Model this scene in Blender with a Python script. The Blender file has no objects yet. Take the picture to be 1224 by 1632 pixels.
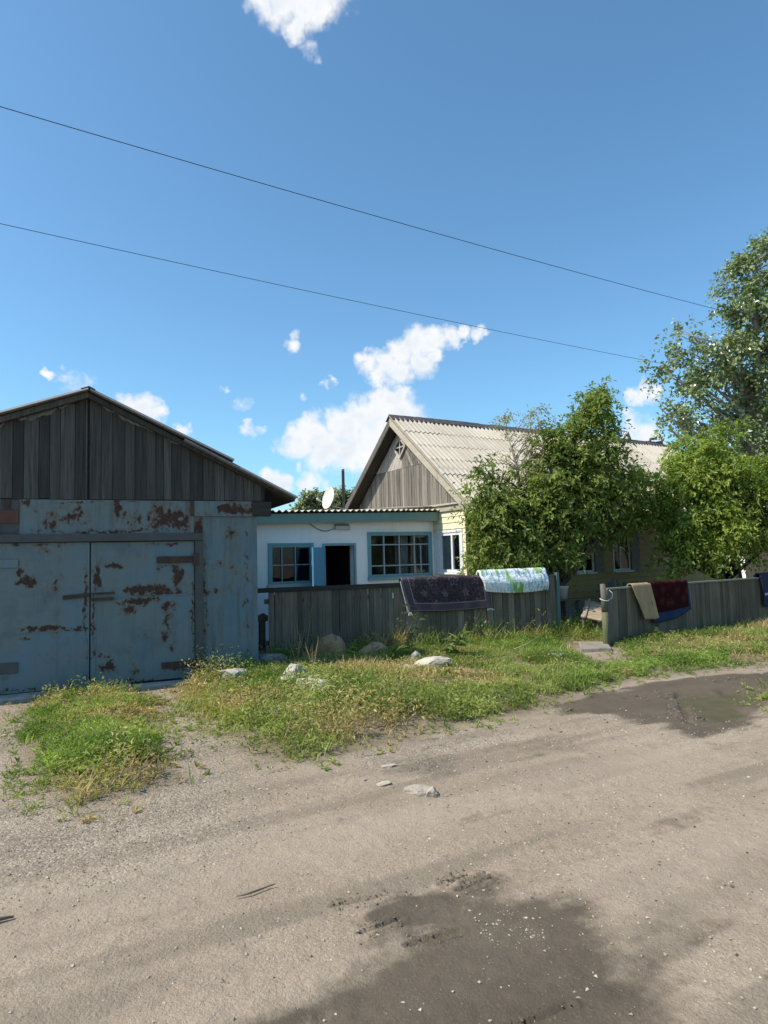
import bpy, math, random
import numpy as np
from mathutils import Vector, Matrix

rng = np.random.default_rng(7)
random.seed(7)
R = math.radians
S = bpy.context.scene
COL = S.collection

# ------------------------------------------------------------------ camera
F_PX, PITCH, ROLL, EYE = 1050.0, R(3.9), R(1.45), 1.7
_f = Vector((0, math.cos(PITCH), math.sin(PITCH)))
_r0 = Vector((1, 0, 0)); _u0 = _r0.cross(_f)
_r = _r0 * math.cos(ROLL) - _u0 * math.sin(ROLL)
_u = _r0 * math.sin(ROLL) + _u0 * math.cos(ROLL)
cam = bpy.data.cameras.new('camera')
cam.sensor_fit = 'VERTICAL'; cam.sensor_height = 36; cam.lens = F_PX / 1632 * 36
cam.clip_start = 0.1; cam.clip_end = 6000
camo = bpy.data.objects.new('camera', cam); COL.objects.link(camo)
camo.matrix_world = Matrix(((_r.x, _u.x, -_f.x, 0), (_r.y, _u.y, -_f.y, 0), (_r.z, _u.z, -_f.z, EYE), (0, 0, 0, 1)))
S.camera = camo

def px_dir(x, y):
    d = _f + _r * ((x - 612) / F_PX) - _u * ((y - 816) / F_PX)
    return d.normalized()

# ------------------------------------------------------------------ light
SUN_AZ, SUN_EL = R(198), R(49)          # azimuth of the sun, counter-clockwise from +X
to_sun = Vector((math.cos(SUN_AZ) * math.cos(SUN_EL), math.sin(SUN_AZ) * math.cos(SUN_EL), math.sin(SUN_EL)))
sl = bpy.data.lights.new('sun', 'SUN'); sl.energy = 5.0; sl.angle = R(0.53); sl.color = (1.0, 0.91, 0.78)
so = bpy.data.objects.new('sun', sl); COL.objects.link(so)
so.rotation_euler = to_sun.to_track_quat('Z', 'Y').to_euler()
S.cycles.max_bounces = 6; S.cycles.diffuse_bounces = 3; S.cycles.glossy_bounces = 2; S.cycles.transmission_bounces = 3; S.cycles.transparent_max_bounces = 6
S.view_settings.view_transform = 'Standard'; S.view_settings.look = 'None'
S.view_settings.exposure = 0.25; S.view_settings.gamma = 1.0; S.view_settings.use_curve_mapping = False

# ------------------------------------------------------------------ node helpers
class NT:
    def __init__(s, tree):
        s.t = tree; tree.nodes.clear()
    def n(s, typ, **kw):
        nd = s.t.nodes.new('ShaderNode' + typ)
        for k, v in kw.items(): setattr(nd, k, v)
        return nd
    def set(s, sock, v):
        if isinstance(v, bpy.types.NodeSocket): s.t.links.new(v, sock)
        elif v is not None:
            if hasattr(sock.default_value, '__len__') and not hasattr(v, '__len__'): v = (v, v, v)
            if hasattr(sock.default_value, '__len__') and len(sock.default_value) == 4 and len(v) == 3: v = (*v, 1)
            sock.default_value = v
    def math(s, op, a, b=None, c=None, clamp=False):
        nd = s.n('Math', operation=op, use_clamp=clamp)
        s.set(nd.inputs[0], a)
        if b is not None: s.set(nd.inputs[1], b)
        if c is not None: s.set(nd.inputs[2], c)
        return nd.outputs[0]
    def vec(s, op, a, b=None, scale=None):
        nd = s.n('VectorMath', operation=op)
        s.set(nd.inputs[0], a)
        if b is not None: s.set(nd.inputs[1], b)
        if scale is not None: s.set(nd.inputs['Scale'], scale)
        return nd.outputs['Value'] if op in ('LENGTH', 'DISTANCE', 'DOT_PRODUCT') else nd.outputs['Vector']
    def noise(s, v, scale, detail=4, rough=0.55, dist=0.0, color=False):
        nd = s.n('TexNoise'); s.set(nd.inputs['Vector'], v)
        nd.inputs['Scale'].default_value = scale; nd.inputs['Detail'].default_value = detail
        nd.inputs['Roughness'].default_value = rough; nd.inputs['Distortion'].default_value = dist
        return nd.outputs['Color' if color else 'Fac']
    def voro(s, v, scale, feature='F1', out='Distance', rand=1.0):
        nd = s.n('TexVoronoi', feature=feature); s.set(nd.inputs['Vector'], v)
        nd.inputs['Scale'].default_value = scale; nd.inputs['Randomness'].default_value = rand
        return nd.outputs[out]
    def ramp(s, f, stops, interp='LINEAR'):
        nd = s.n('ValToRGB'); s.set(nd.inputs[0], f); cr = nd.color_ramp; cr.interpolation = interp
        while len(cr.elements) < len(stops): cr.elements.new(0.5)
        for e, (p, c) in zip(cr.elements, stops):
            e.position = p
            e.color = (c, c, c, 1) if not hasattr(c, '__len__') else (*c[:3], 1)
        return nd.outputs[0]
    def step(s, f, a, b):
        nd = s.n('MapRange', interpolation_type='SMOOTHSTEP'); s.set(nd.inputs[0], f)
        nd.inputs[1].default_value = a; nd.inputs[2].default_value = b
        return nd.outputs[0]
    def mix(s, f, a, b, blend='MIX'):
        nd = s.n('Mix', data_type='RGBA', blend_type=blend)
        s.set(nd.inputs[0], f); s.set(nd.inputs[6], a); s.set(nd.inputs[7], b)
        return nd.outputs[2]
    def mapping(s, v, scale=(1, 1, 1), loc=(0, 0, 0), rot=(0, 0, 0)):
        nd = s.n('Mapping'); s.set(nd.inputs[0], v)
        nd.inputs['Scale'].default_value = scale; nd.inputs['Location'].default_value = loc; nd.inputs['Rotation'].default_value = rot
        return nd.outputs[0]
    def bump(s, h, strength=0.5, dist=0.01):
        nd = s.n('Bump'); s.set(nd.inputs['Height'], h)
        nd.inputs['Strength'].default_value = strength; nd.inputs['Distance'].default_value = dist
        return nd.outputs[0]
    def objco(s, rnd=True):
        co = s.n('TexCoord').outputs['Object']
        if not rnd: return co
        r = s.n('ObjectInfo').outputs['Random']
        off = s.n('CombineXYZ'); s.set(off.inputs[0], s.math('MULTIPLY', r, 37.0)); s.set(off.inputs[1], s.math('MULTIPLY', r, 91.0)); s.set(off.inputs[2], s.math('MULTIPLY', r, 53.0))
        return s.vec('ADD', co, off.outputs[0])
    def rand(s): return s.n('ObjectInfo').outputs['Random']
    def attr(s, name, out='Color'):
        nd = s.n('Attribute', attribute_name=name); return nd.outputs[out]
    def principled(s, color, rough=0.8, normal=None, spec=0.3, metallic=0.0, **kw):
        b = s.n('BsdfPrincipled'); s.set(b.inputs['Base Color'], color); s.set(b.inputs['Roughness'], rough)
        s.set(b.inputs['Specular IOR Level'], spec); s.set(b.inputs['Metallic'], metallic)
        if normal is not None: s.set(b.inputs['Normal'], normal)
        return b.outputs[0]
    def out(s, sh):
        o = s.n('OutputMaterial'); s.t.links.new(sh, o.inputs[0])

def newmat(name):
    m = bpy.data.materials.new(name); m.use_nodes = True
    return m, NT(m.node_tree)

# ------------------------------------------------------------------ sky: Nishita plus fair-weather cumulus
W = bpy.data.worlds.new('World'); S.world = W; W.use_nodes = True
w = NT(W.node_tree)
sky = w.n('TexSky', sky_type='NISHITA'); sky.sun_disc = False
sky.sun_elevation = SUN_EL; sky.sun_rotation = math.pi / 2 - SUN_AZ
sky.altitude = 300; sky.air_density = 1.0; sky.dust_density = 1.3; sky.ozone_density = 3.2
bgs = w.n('Background'); w.set(bgs.inputs[0], w.mix(1.0, sky.outputs[0], (0.94, 1.30, 1.34), 'MULTIPLY')); bgs.inputs[1].default_value = 0.13
CLOUDS = [  # (x, y, radius) of each puff in the sky, opacity
 (475,706,27,1),(498,690,28,1),(522,718,36,1),(546,682,30,1),(562,715,38,1),(578,664,30,1),(602,650,27,1),(600,702,46,1),(622,638,22,1),(634,630,18,1),(632,668,38,1),(655,700,40,1),(560,738,14,1),(520,738,18,.9),(478,744,9,.5),(440,720,9,.25),
 (577,569,14,1),(592,577,19,1),(605,600,21,1),(617,580,24,1),(640,562,24,1),(640,592,20,1),(664,547,26,1),(670,577,26,1),(690,542,22,1),(694,570,15,1),(716,535,17,1),(736,530,12,1),(758,530,13,.7),(774,530,9,.55),(602,614,10,.9),(622,622,9,.6),
 (467,530,9,.6),(463,551,13,.55),(526,603,8,.6),(516,614,8,.4),(480,629,8,.45),(401,684,13,.6),(418,688,9,.3),(427,768,17,.95),(447,778,20,.95),(496,772,19,.8),(515,780,14,.5),
 (205,652,22,.8),(228,648,22,.95),(252,658,17,.7),(266,656,8,.5),(288,690,15,.95),(240,632,8,.35),(78,594,9,.8),(98,604,9,.35),(115,610,17,.4),(138,612,16,.3),(100,583,7,.22),(356,622,7,.45),(388,640,12,.35),(374,647,8,.25),
 (1012,629,15,.9),(1030,626,17,.9),(1046,628,12,.7),(1008,672,18,.75),(1028,690,24,.75),(1005,695,20,.6),(1045,700,18,.4),
 (418,2,26,.95),(448,8,30,.95),(478,18,34,.95),(508,8,30,.95),(472,48,20,.9),(492,74,15,.5),(505,92,10,.32),(395,14,14,.4),(470,-30,60,.95),(530,-35,40,.9),
 (1420,560,90,.95),(1500,600,80,.95),(1590,640,70,.9),(-260,420,80,.9),(-340,450,90,.95),(-180,640,40,.8),(1700,220,100,.9),(1800,250,90,.9)]
gen = w.n('TexCoord').outputs['Generated']
wn = w.vec('SUBTRACT', w.noise(gen, 34, 3, 0.6, color=True), (.5, .5, .5))
warped = w.vec('ADD', gen, w.vec('SCALE', wn, scale=0.040))
acc = None
for i, (x, y, r, op) in enumerate(CLOUDS):
    d = px_dir(x, y); rr = r / F_PX * 1.42 * (d.dot(_f))
    dist = w.vec('DISTANCE', warped, tuple(d))
    v = w.math('MULTIPLY_ADD', dist, -op / rr, op)      # op at the centre, 0 at the rim
    acc = v if acc is None else w.math('MAXIMUM', acc, v)
fl = w.noise(gen, 42, 5, 0.54)
edge = w.math('ADD', acc, w.math('MULTIPLY', w.math('SUBTRACT', fl, 0.5), 0.9))
mask = w.math('MULTIPLY', w.step(edge, -0.02, 0.68), w.step(acc, 0.0, 0.2))
sh = w.noise(gen, 30, 3, 0.5)
ccol = w.ramp(w.math('MULTIPLY_ADD', acc, 0.35, w.math('MULTIPLY', sh, 0.8)), [(0.42, (1.0, 1.0, 1.0)), (0.62, (0.93, 0.96, 1.0)), (0.86, (0.78, 0.84, 0.92))])
bgc = w.n('Background'); w.set(bgc.inputs[0], ccol); bgc.inputs[1].default_value = 0.84
mx = w.n('MixShader'); w.set(mx.inputs[0], mask); w.t.links.new(bgs.outputs[0], mx.inputs[1]); w.t.links.new(bgc.outputs[0], mx.inputs[2])
wo = w.n('OutputWorld'); w.t.links.new(mx.outputs[0], wo.inputs[0])

# ------------------------------------------------------------------ materials
def wood(name, c0, c1, c2=None, grain='z', rough=0.9, moss=None, scale=1.0, var=0.5, bumpd=0.004):
    m, t = newmat(name); co = t.objco()
    sc = {'z': (42, 42, 1.6), 'x': (1.6, 42, 42), 'y': (42, 1.6, 42)}[grain]
    g = t.noise(t.mapping(co, tuple(v * scale for v in sc)), 1.0, 5, 0.65, 0.4)
    g2 = t.noise(t.mapping(co, tuple(v * scale * 0.22 for v in sc)), 1.0, 3, 0.6)
    col = t.ramp(g, [(0.30, c0), (0.70, c1)])
    if c2: col = t.mix(t.step(g2, 0.48, 0.68), col, c2)
    if moss: col = t.mix(t.math('MULTIPLY', t.step(t.noise(co, 2.2, 4), 0.45, 0.7), 0.6), col, moss)
    k = t.math('MULTIPLY_ADD', t.rand(), var, 1 - var / 2)
    col = t.mix(1.0, col, k, 'MULTIPLY')
    b = t.bump(g, 0.6, bumpd)
    t.out(t.principled(col, rough, b, 0.2)); return m

def plain(name, c, rough=0.7, c2=None, nscale=8, bumps=0.0, spec=0.3, metallic=0.0, rnd=True):
    m, t = newmat(name); co = t.objco(rnd)
    n1 = t.noise(co, nscale, 5, 0.6)
    col = t.ramp(n1, [(0.3, c), (0.7, c2 or tuple(v * 0.8 for v in c))])
    b = t.bump(n1, 0.4, bumps) if bumps else None
    t.out(t.principled(col, rough, b, spec, metallic)); return m

def blue_metal(name, spots=(), streaks=0.5, base=(0.118, 0.180, 0.215), dry=(0.145, 0.178, 0.176), amount=0.0, gain=1.0):
    """old blue paint on sheet steel; spots = (x, z, rx, rz, strength) rust in object coordinates"""
    m, t = newmat(name); co = t.objco(False); rco = t.objco(True)
    big = t.noise(rco, 1.3, 5, 0.65)
    fine = t.noise(rco, 14, 5, 0.65)
    col = t.ramp(big, [(0.36, base), (0.50, dry), (0.64, tuple(v * .82 for v in base))])
    st = t.noise(t.mapping(rco, (11, 11, 0.8)), 1.0, 5, 0.65)
    col = t.mix(t.math('MULTIPLY', t.step(st, 0.45, 0.75), streaks), col, (0.09, 0.092, 0.08))
    col = t.mix(t.math('MULTIPLY', t.step(fine, 0.52, 0.75), 0.30), col, (0.125, 0.155, 0.17))
    col = t.mix(t.math('MULTIPLY', t.step(t.noise(rco, 3.1, 4), 0.55, 0.75), 0.35), col, (0.105, 0.10, 0.085))
    wob = t.vec('SCALE', t.vec('SUBTRACT', t.noise(rco, 5.5, 5, 0.7, color=True), (.5, .5, .5)), scale=0.26)
    wco = t.vec('ADD', co, wob)
    acc = t.math('MULTIPLY', t.step(t.noise(rco, 1.9, 3), 0.50, 0.8), 0.5 + amount)
    for (x, z, rx, rz, sg) in spots:
        q = t.vec('MULTIPLY', t.vec('SUBTRACT', wco, (x, 0, z)), (0.8 / rx, 0, 0.8 / rz))
        v = t.math('MULTIPLY', t.math('SUBTRACT', 1.0, t.vec('LENGTH', q)), sg * 0.8, clamp=True)
        acc = t.math('MAXIMUM', acc, v)
    n2 = t.noise(t.mapping(rco, (1.0, 1.0, 0.7)), 9.0, 6, 0.72)
    f = t.math('MULTIPLY_ADD', t.math('SUBTRACT', n2, 0.5), 3.0, acc)
    halo = t.math('MAXIMUM', t.step(f, 0.22, 0.75), t.math('MULTIPLY', t.step(t.math('MULTIPLY_ADD', t.math('SUBTRACT', st, 0.5), 3.2, acc), 0.55, 1.1), 0.8)); core = t.step(f, 0.66, 0.74)
    rust_l = t.ramp(fine, [(0.35, (0.105, 0.072, 0.048)), (0.65, (0.175, 0.115, 0.07))])
    rust_d = t.ramp(fine, [(0.35, (0.036, 0.022, 0.020)), (0.68, (0.078, 0.036, 0.025))])
    col = t.mix(t.math('MULTIPLY', halo, 0.75), col, rust_l)
    col = t.mix(t.math('MULTIPLY', t.step(t.noise(rco, 38, 2, 0.5), 0.66, 0.74), t.step(big, 0.42, 0.62)), col, rust_d); col = t.mix(t.math('MULTIPLY', core, 0.93), col, rust_d)
    if gain != 1.0: col = t.mix(1.0, col, gain, 'MULTIPLY')
    b = t.bump(t.math('SUBTRACT', t.math('MULTIPLY', big, 3.0), core), 0.5, 0.008)
    t.out(t.principled(col, t.math('MULTIPLY_ADD', core, 0.3, 0.6), b, 0.25)); return m

def leafmat(name, tr=0.42, spec=0.35, rough=0.5):
    m, t = newmat(name); c = t.attr('tint')
    dif = t.principled(c, rough, None, spec)
    tl = t.n('BsdfTranslucent'); t.set(tl.inputs[0], t.mix(1.0, c, (1.25, 1.35, 0.55), 'MULTIPLY'))
    ms = t.n('MixShader'); ms.inputs[0].default_value = tr
    t.t.links.new(dif, ms.inputs[1]); t.t.links.new(tl.outputs[0], ms.inputs[2])
    t.out(ms.outputs[0]); return m

def pane_mat(name, tint=(0.75, 0.82, 0.85), refl=1.0):
    m, t = newmat(name)
    tr = t.n('BsdfTransparent'); tr.inputs[0].default_value = (*tint, 1)
    gl = t.n('BsdfGlossy'); gl.inputs['Roughness'].default_value = 0.03; gl.inputs[0].default_value = (0.9, 0.95, 1, 1)
    fr = t.n('Fresnel'); fr.inputs[0].default_value = 1.5
    bm = t.bump(t.noise(t.objco(), 2.5, 2), 0.15, 0.02); t.t.links.new(bm, gl.inputs['Normal'])
    ms = t.n('MixShader'); t.set(ms.inputs[0], t.math('MULTIPLY', fr.outputs[0], refl)); t.t.links.new(tr.outputs[0], ms.inputs[1]); t.t.links.new(gl.outputs[0], ms.inputs[2])
    t.out(ms.outputs[0]); return m

def plaster(name, c, dirt):
    m, t = newmat(name); co = t.objco(False)
    n1 = t.noise(co, 1.3, 6, 0.6); n2 = t.noise(co, 22, 5, 0.65); n3 = t.noise(t.mapping(co, (5, 5, .7)), 1, 4)
    col = t.mix(t.math('MULTIPLY', t.step(n1, 0.5, 0.8), 0.5), c, dirt)
    col = t.mix(t.math('MULTIPLY', t.step(n3, 0.55, 0.75), 0.3), col, dirt)
    # damp, dirty band of splashes towards the foot of the wall
    z = t.n('SeparateXYZ'); t.set(z.inputs[0], co)
    b = t.bump(t.math('ADD', t.math('MULTIPLY', n1, 2.5), t.math('MULTIPLY', n2, 0.5)), 0.6, 0.012)
    t.out(t.principled(col, 0.9, b, 0.15)); return m

def slate(name, c0, c1, stain):
    m, t = newmat(name); co = t.objco()
    n1 = t.noise(co, 1.6, 5, 0.6); n2 = t.noise(co, 30, 4, 0.6); n3 = t.noise(t.mapping(co, (14, 1.2, 1)), 1, 4, 0.6)
    col = t.ramp(n1, [(0.3, c0), (0.7, c1)])
    col = t.mix(t.math('MULTIPLY', t.step(n3, 0.45, 0.75), 0.55), col, stain)
    col = t.mix(t.math('MULTIPLY', t.step(n2, 0.5, 0.7), 0.25), col, tuple(v * 0.6 for v in stain))
    k = t.math('MULTIPLY_ADD', t.rand(), 0.22, 0.89); col = t.mix(1.0, col, k, 'MULTIPLY')
    t.out(t.principled(col, 0.9, t.bump(n2, 0.3, 0.004), 0.2)); return m

def rockmat(name, c0, c1, c2):
    m, t = newmat(name); co = t.objco()
    n1 = t.noise(co, 5, 6, 0.65); n2 = t.noise(co, 40, 4, 0.6); n3 = t.noise(co, 9, 5)
    col = t.ramp(n1, [(0.32, c0), (0.68, c1)]); col = t.mix(t.step(n3, 0.55, 0.72), col, c2)
    t.out(t.principled(col, 0.92, t.bump(t.math('ADD', n1, t.math('MULTIPLY', n2, 0.4)), 0.8, 0.015), 0.15)); return m

MT = {}
MT['gar_wood'] = wood('garage_gable_wood', (0.033, 0.034, 0.033), (0.105, 0.098, 0.088), (0.058, 0.056, 0.052), var=0.75)
MT['fence_wood'] = wood('fence_wood', (0.085, 0.072, 0.054), (0.23, 0.19, 0.142), (0.15, 0.127, 0.093), var=0.75, moss=(0.10, 0.10, 0.06))
MT['fence_wood_r'] = wood('fence_wood_brown', (0.085, 0.071, 0.05), (0.195, 0.16, 0.114), (0.13, 0.11, 0.078), var=0.7, moss=(0.09, 0.088, 0.052))
MT['rail_wood'] = wood('rail_wood', (0.10, 0.10, 0.09), (0.24, 0.23, 0.20), grain='x', var=0.3)
MT['house_wood'] = wood('house_gable_wood', (0.075, 0.062, 0.052), (0.30, 0.262, 0.222), (0.19, 0.172, 0.152), var=0.65)
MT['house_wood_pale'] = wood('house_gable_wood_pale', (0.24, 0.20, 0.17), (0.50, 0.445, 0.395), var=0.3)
MT['trim_wood'] = wood('pale_trim_wood', (0.30, 0.255, 0.19), (0.52, 0.46, 0.37), (0.40, 0.34, 0.26), grain='y', var=0.15)
MT['dark_wood'] = wood('dark_wood', (0.03, 0.029, 0.026), (0.07, 0.064, 0.055), grain='x', var=0.3)
MT['grey_wood'] = wood('grey_wood', (0.07, 0.066, 0.058), (0.17, 0.155, 0.135), var=0.4)
MT['panel_wood'] = wood('sunbleached_board', (0.24, 0.18, 0.12), (0.46, 0.37, 0.26), grain='x', var=0.3)
MT['post_green'] = wood('mossy_post', (0.07, 0.075, 0.04), (0.15, 0.155, 0.085), (0.11, 0.125, 0.10), var=0.2)
MT['teal_post'] = plain('teal_painted_post', (0.085, 0.155, 0.16), 0.7, (0.12, 0.155, 0.145), 14, 0.003)
MT['teal'] = plain('teal_paint', (0.14, 0.26, 0.235), 0.6, (0.20, 0.30, 0.26), 6, 0.003)
MT['blue_frame'] = plain('blue_frame_paint', (0.14, 0.32, 0.36), 0.6, (0.22, 0.37, 0.39), 16, 0.003)
MT['blue_door'] = plain('blue_door_paint', (0.09, 0.29, 0.45), 0.55, (0.12, 0.33, 0.48), 9, 0.002)
MT['white_paint'] = plain('white_paint', (0.72, 0.74, 0.74), 0.5, (0.62, 0.64, 0.64), 9, 0.001)
MT['muntin'] = plain('grey_white_muntin', (0.36, 0.41, 0.42), 0.6, (0.26, 0.31, 0.33), 20, 0.001)
MT['white_wall'] = plaster('whitewashed_plaster', (0.88, 0.885, 0.865), (0.68, 0.67, 0.62))
MT['ledge'] = plaster('bare_plaster_ledge', (0.52, 0.50, 0.46), (0.38, 0.36, 0.32))
MT['yellow'] = plain('pale_yellow_siding', (0.78, 0.70, 0.47), 0.6, (0.70, 0.62, 0.41), 5, 0.001)
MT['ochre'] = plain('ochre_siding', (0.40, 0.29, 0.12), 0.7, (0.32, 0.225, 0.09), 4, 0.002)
MT['shutter'] = plain('grey_shutter', (0.20, 0.21, 0.19), 0.7, (0.14, 0.15, 0.14), 9, 0.002)
MT['slate'] = slate('asbestos_slate', (0.44, 0.385, 0.315), (0.52, 0.465, 0.39), (0.36, 0.30, 0.23))
MT['slate_dark'] = slate('dark_slate', (0.15, 0.145, 0.14), (0.24, 0.23, 0.22), (0.10, 0.095, 0.09))
MT['ridge'] = plain('dark_ridge_sheet', (0.055, 0.05, 0.055), 0.7, (0.12, 0.10, 0.09), 7, 0.01)
MT['concrete'] = rockmat('concrete', (0.26, 0.25, 0.23), (0.36, 0.35, 0.32), (0.20, 0.19, 0.175))
MT['slab'] = rockmat('worn_slab', (0.21, 0.185, 0.15), (0.30, 0.27, 0.225), (0.17, 0.145, 0.115))
MT['rock'] = rockmat('pale_rubble', (0.31, 0.28, 0.225), (0.53, 0.485, 0.405), (0.22, 0.185, 0.135))
MT['brown_rock'] = rockmat('brown_boulder', (0.25, 0.16, 0.09), (0.40, 0.275, 0.16), (0.18, 0.115, 0.065))
MT['road_rock'] = rockmat('road_stone', (0.27, 0.225, 0.185), (0.40, 0.345, 0.29), (0.22, 0.18, 0.145))
MT['foam'] = rockmat('grey_filler', (0.11, 0.112, 0.112), (0.19, 0.19, 0.19), (0.07, 0.07, 0.07))
MT['interior'] = plain('dim_interior', (0.035, 0.037, 0.037), 0.9, (0.022, 0.022, 0.022), 2)
MT['curtain'] = plain('grey_curtain', (0.50, 0.48, 0.46), 0.9, (0.38, 0.37, 0.36), 6)
MT['pane'] = pane_mat('window_pane')
MT['pane_sky_reflection'] = pane_mat('sky_reflection_pane', (0.3, 0.45, 0.6), 2.0)  # reflected sky put into the glass as blue tint and boosted gloss
MT['dark_pane'] = plain('dark_pane', (0.012, 0.014, 0.015), 0.06, None, 2, spec=0.5)
MT['wire'] = plain('cable_black', (0.02, 0.02, 0.022), 0.6)
MT['cable_white'] = plain('cable_white', (0.55, 0.55, 0.52), 0.6)
MT['steel'] = plain('dull_steel', (0.18, 0.18, 0.18), 0.5, (0.10, 0.08, 0.07), 18, metallic=0.4)
MT['rusty'] = plain('rusty_iron', (0.042, 0.026, 0.023), 0.8, (0.085, 0.05, 0.038), 12, 0.004)
MT['greysteel'] = plain('grey_primer_steel', (0.055, 0.062, 0.064), 0.65, (0.085, 0.082, 0.076), 6, 0.003)
MT['rust_plate'] = plain('orange_rust_plate', (0.15, 0.062, 0.042), 0.85, (0.075, 0.045, 0.04), 6, 0.004)
MT['dish'] = plain('dish_white', (0.70, 0.69, 0.64), 0.45, (0.60, 0.59, 0.54), 3)
MT['bark'] = wood('bark', (0.05, 0.04, 0.03), (0.15, 0.12, 0.09), bumpd=0.02, scale=.4, var=0.1)
MT['bark_pale'] = wood('pale_bark', (0.16, 0.15, 0.12), (0.32, 0.30, 0.25), bumpd=0.015, scale=.4, var=0.1)
MT['leaf'] = leafmat('leaf'); MT['grass'] = leafmat('grass_blade', 0.42, 0.25, 0.6)
MT['poplar_leaf'] = leafmat('poplar_leaf', 0.22, 0.6, 0.32)
MT['stick'] = plain('dry_stick', (0.10, 0.075, 0.05), 0.9, (0.2, 0.16, 0.11), 15)
MT['straw'] = plain('dry_straw', (0.42, 0.33, 0.19), 0.9, (0.32, 0.24, 0.13), 15)
MT['bucket'] = plain('white_plastic', (0.72, 0.75, 0.74), 0.4)
MT['navy'] = plain('navy_cloth', (0.018, 0.025, 0.06), 0.85, (0.012, 0.016, 0.04), 5, 0.004)
MT['grey_stripe'] = plain('grey_stripe', (0.35, 0.37, 0.40), 0.8)
MT['blue_cloth'] = plain('blue_cloth', (0.014, 0.032, 0.088), 0.85, (0.010, 0.026, 0.07), 5, 0.004)

def fabric_beige():
    m, t = newmat('beige_pile_rug'); co = t.objco(False)
    n = t.noise(co, 55, 4, 0.7); n2 = t.noise(t.mapping(co, (6, 6, 2)), 1, 4)
    col = t.ramp(n2, [(0.3, (0.30, 0.20, 0.11)), (0.7, (0.43, 0.305, 0.175))])
    col = t.mix(t.math('MULTIPLY', t.step(n, 0.4, 0.7), 0.4), col, (0.58, 0.44, 0.27))
    t.out(t.principled(col, 0.95, t.bump(n, 0.9, 0.012), 0.05)); return m
def fabric_red():
    m, t = newmat('dark_red_rug'); u = t.attr('uvp', 'Vector')
    n = t.noise(u, 60, 3); v = t.voro(u, 5.5)
    col = t.ramp(v, [(0.1, (0.07, 0.022, 0.018)), (0.28, (0.05, 0.009, 0.011)), (0.6, (0.03, 0.005, 0.007))])
    col = t.mix(t.math('MULTIPLY', t.step(t.noise(u, 9, 4), 0.55, 0.75), 0.5), col, (0.085, 0.035, 0.028))
    t.out(t.principled(col, 0.95, t.bump(n, 0.8, 0.008), 0.05)); return m
def fabric_purple(wd=1.82, hd=0.58):
    m, t = newmat('purple_patterned_rug'); u = t.attr('uvp', 'Vector')
    s = t.n('SeparateXYZ'); t.set(s.inputs[0], u); x, y = s.outputs[0], s.outputs[1]
    ex = t.math('MINIMUM', x, t.math('SUBTRACT', wd, x)); e = t.math('MINIMUM', ex, y)
    n = t.noise(u, 70, 3, 0.7); n2 = t.noise(u, 11, 5, 0.65, 1.2)
    field = (0.038, 0.024, 0.030)
    # flower heads on a staggered grid: ring, centre and five petals round every cell centre
    def flowers(px, py, ox, oy, R0):
        fx = t.math('SUBTRACT', t.math('MULTIPLY', t.math('FRACT', t.math('DIVIDE', t.math('ADD', x, ox), px)), px), px / 2)
        fy = t.math('SUBTRACT', t.math('MULTIPLY', t.math('FRACT', t.math('DIVIDE', t.math('ADD', y, oy), py)), py), py / 2)
        r = t.math('SQRT', t.math('ADD', t.math('POWER', fx, 2.0), t.math('POWER', fy, 2.0)))
        a = t.math('ARCTAN2', fy, fx)
        pr = t.math('MULTIPLY_ADD', t.math('SINE', t.math('MULTIPLY', a, 5.0)), R0 * 0.3, R0)
        d = t.math('ABSOLUTE', t.math('SUBTRACT', r, pr))
        rim = t.math('SUBTRACT', 1.0, t.step(d, 0.004, 0.022))
        core = t.math('SUBTRACT', 1.0, t.step(r, 0.012, 0.03))
        return t.math('MAXIMUM', rim, core)
    f1 = flowers(0.44, 0.46, 0.05, 0.13, 0.075); f2 = flowers(0.44, 0.46, 0.27, 0.36, 0.045)
    motif = t.math('MULTIPLY', t.math('MAXIMUM', f1, f2), t.step(n2, 0.32, 0.55))
    vine = t.math('MULTIPLY', t.math('SUBTRACT', 1.0, t.step(t.math('ABSOLUTE', t.math('SUBTRACT', n2, 0.5)), 0.0, 0.05)), 0.45)
    motif = t.math('MAXIMUM', motif, vine)
    col = t.mix(t.math('MULTIPLY', motif, 0.75), field, (0.22, 0.17, 0.185))
    speck = t.step(t.voro(u, 32, rand=0.5), 0.28, 0.18)
    bcol = t.mix(t.math('MULTIPLY', speck, 0.5), (0.085, 0.062, 0.074), (0.19, 0.15, 0.165))
    col = t.mix(t.math('LESS_THAN', e, 0.15), col, bcol)
    line = t.math('LESS_THAN', t.math('ABSOLUTE', t.math('SUBTRACT', e, 0.15)), 0.009)
    line = t.math('MAXIMUM', line, t.math('LESS_THAN', t.math('ABSOLUTE', t.math('SUBTRACT', e, 0.02)), 0.007))
    col = t.mix(t.math('MULTIPLY', line, 0.8), col, (0.25, 0.20, 0.22))
    col = t.mix(t.math('MULTIPLY', n, 0.35), col, (0.04, 0.03, 0.035))
    t.out(t.principled(col, 0.95, t.bump(n, 0.6, 0.006), 0.05)); return m
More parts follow.
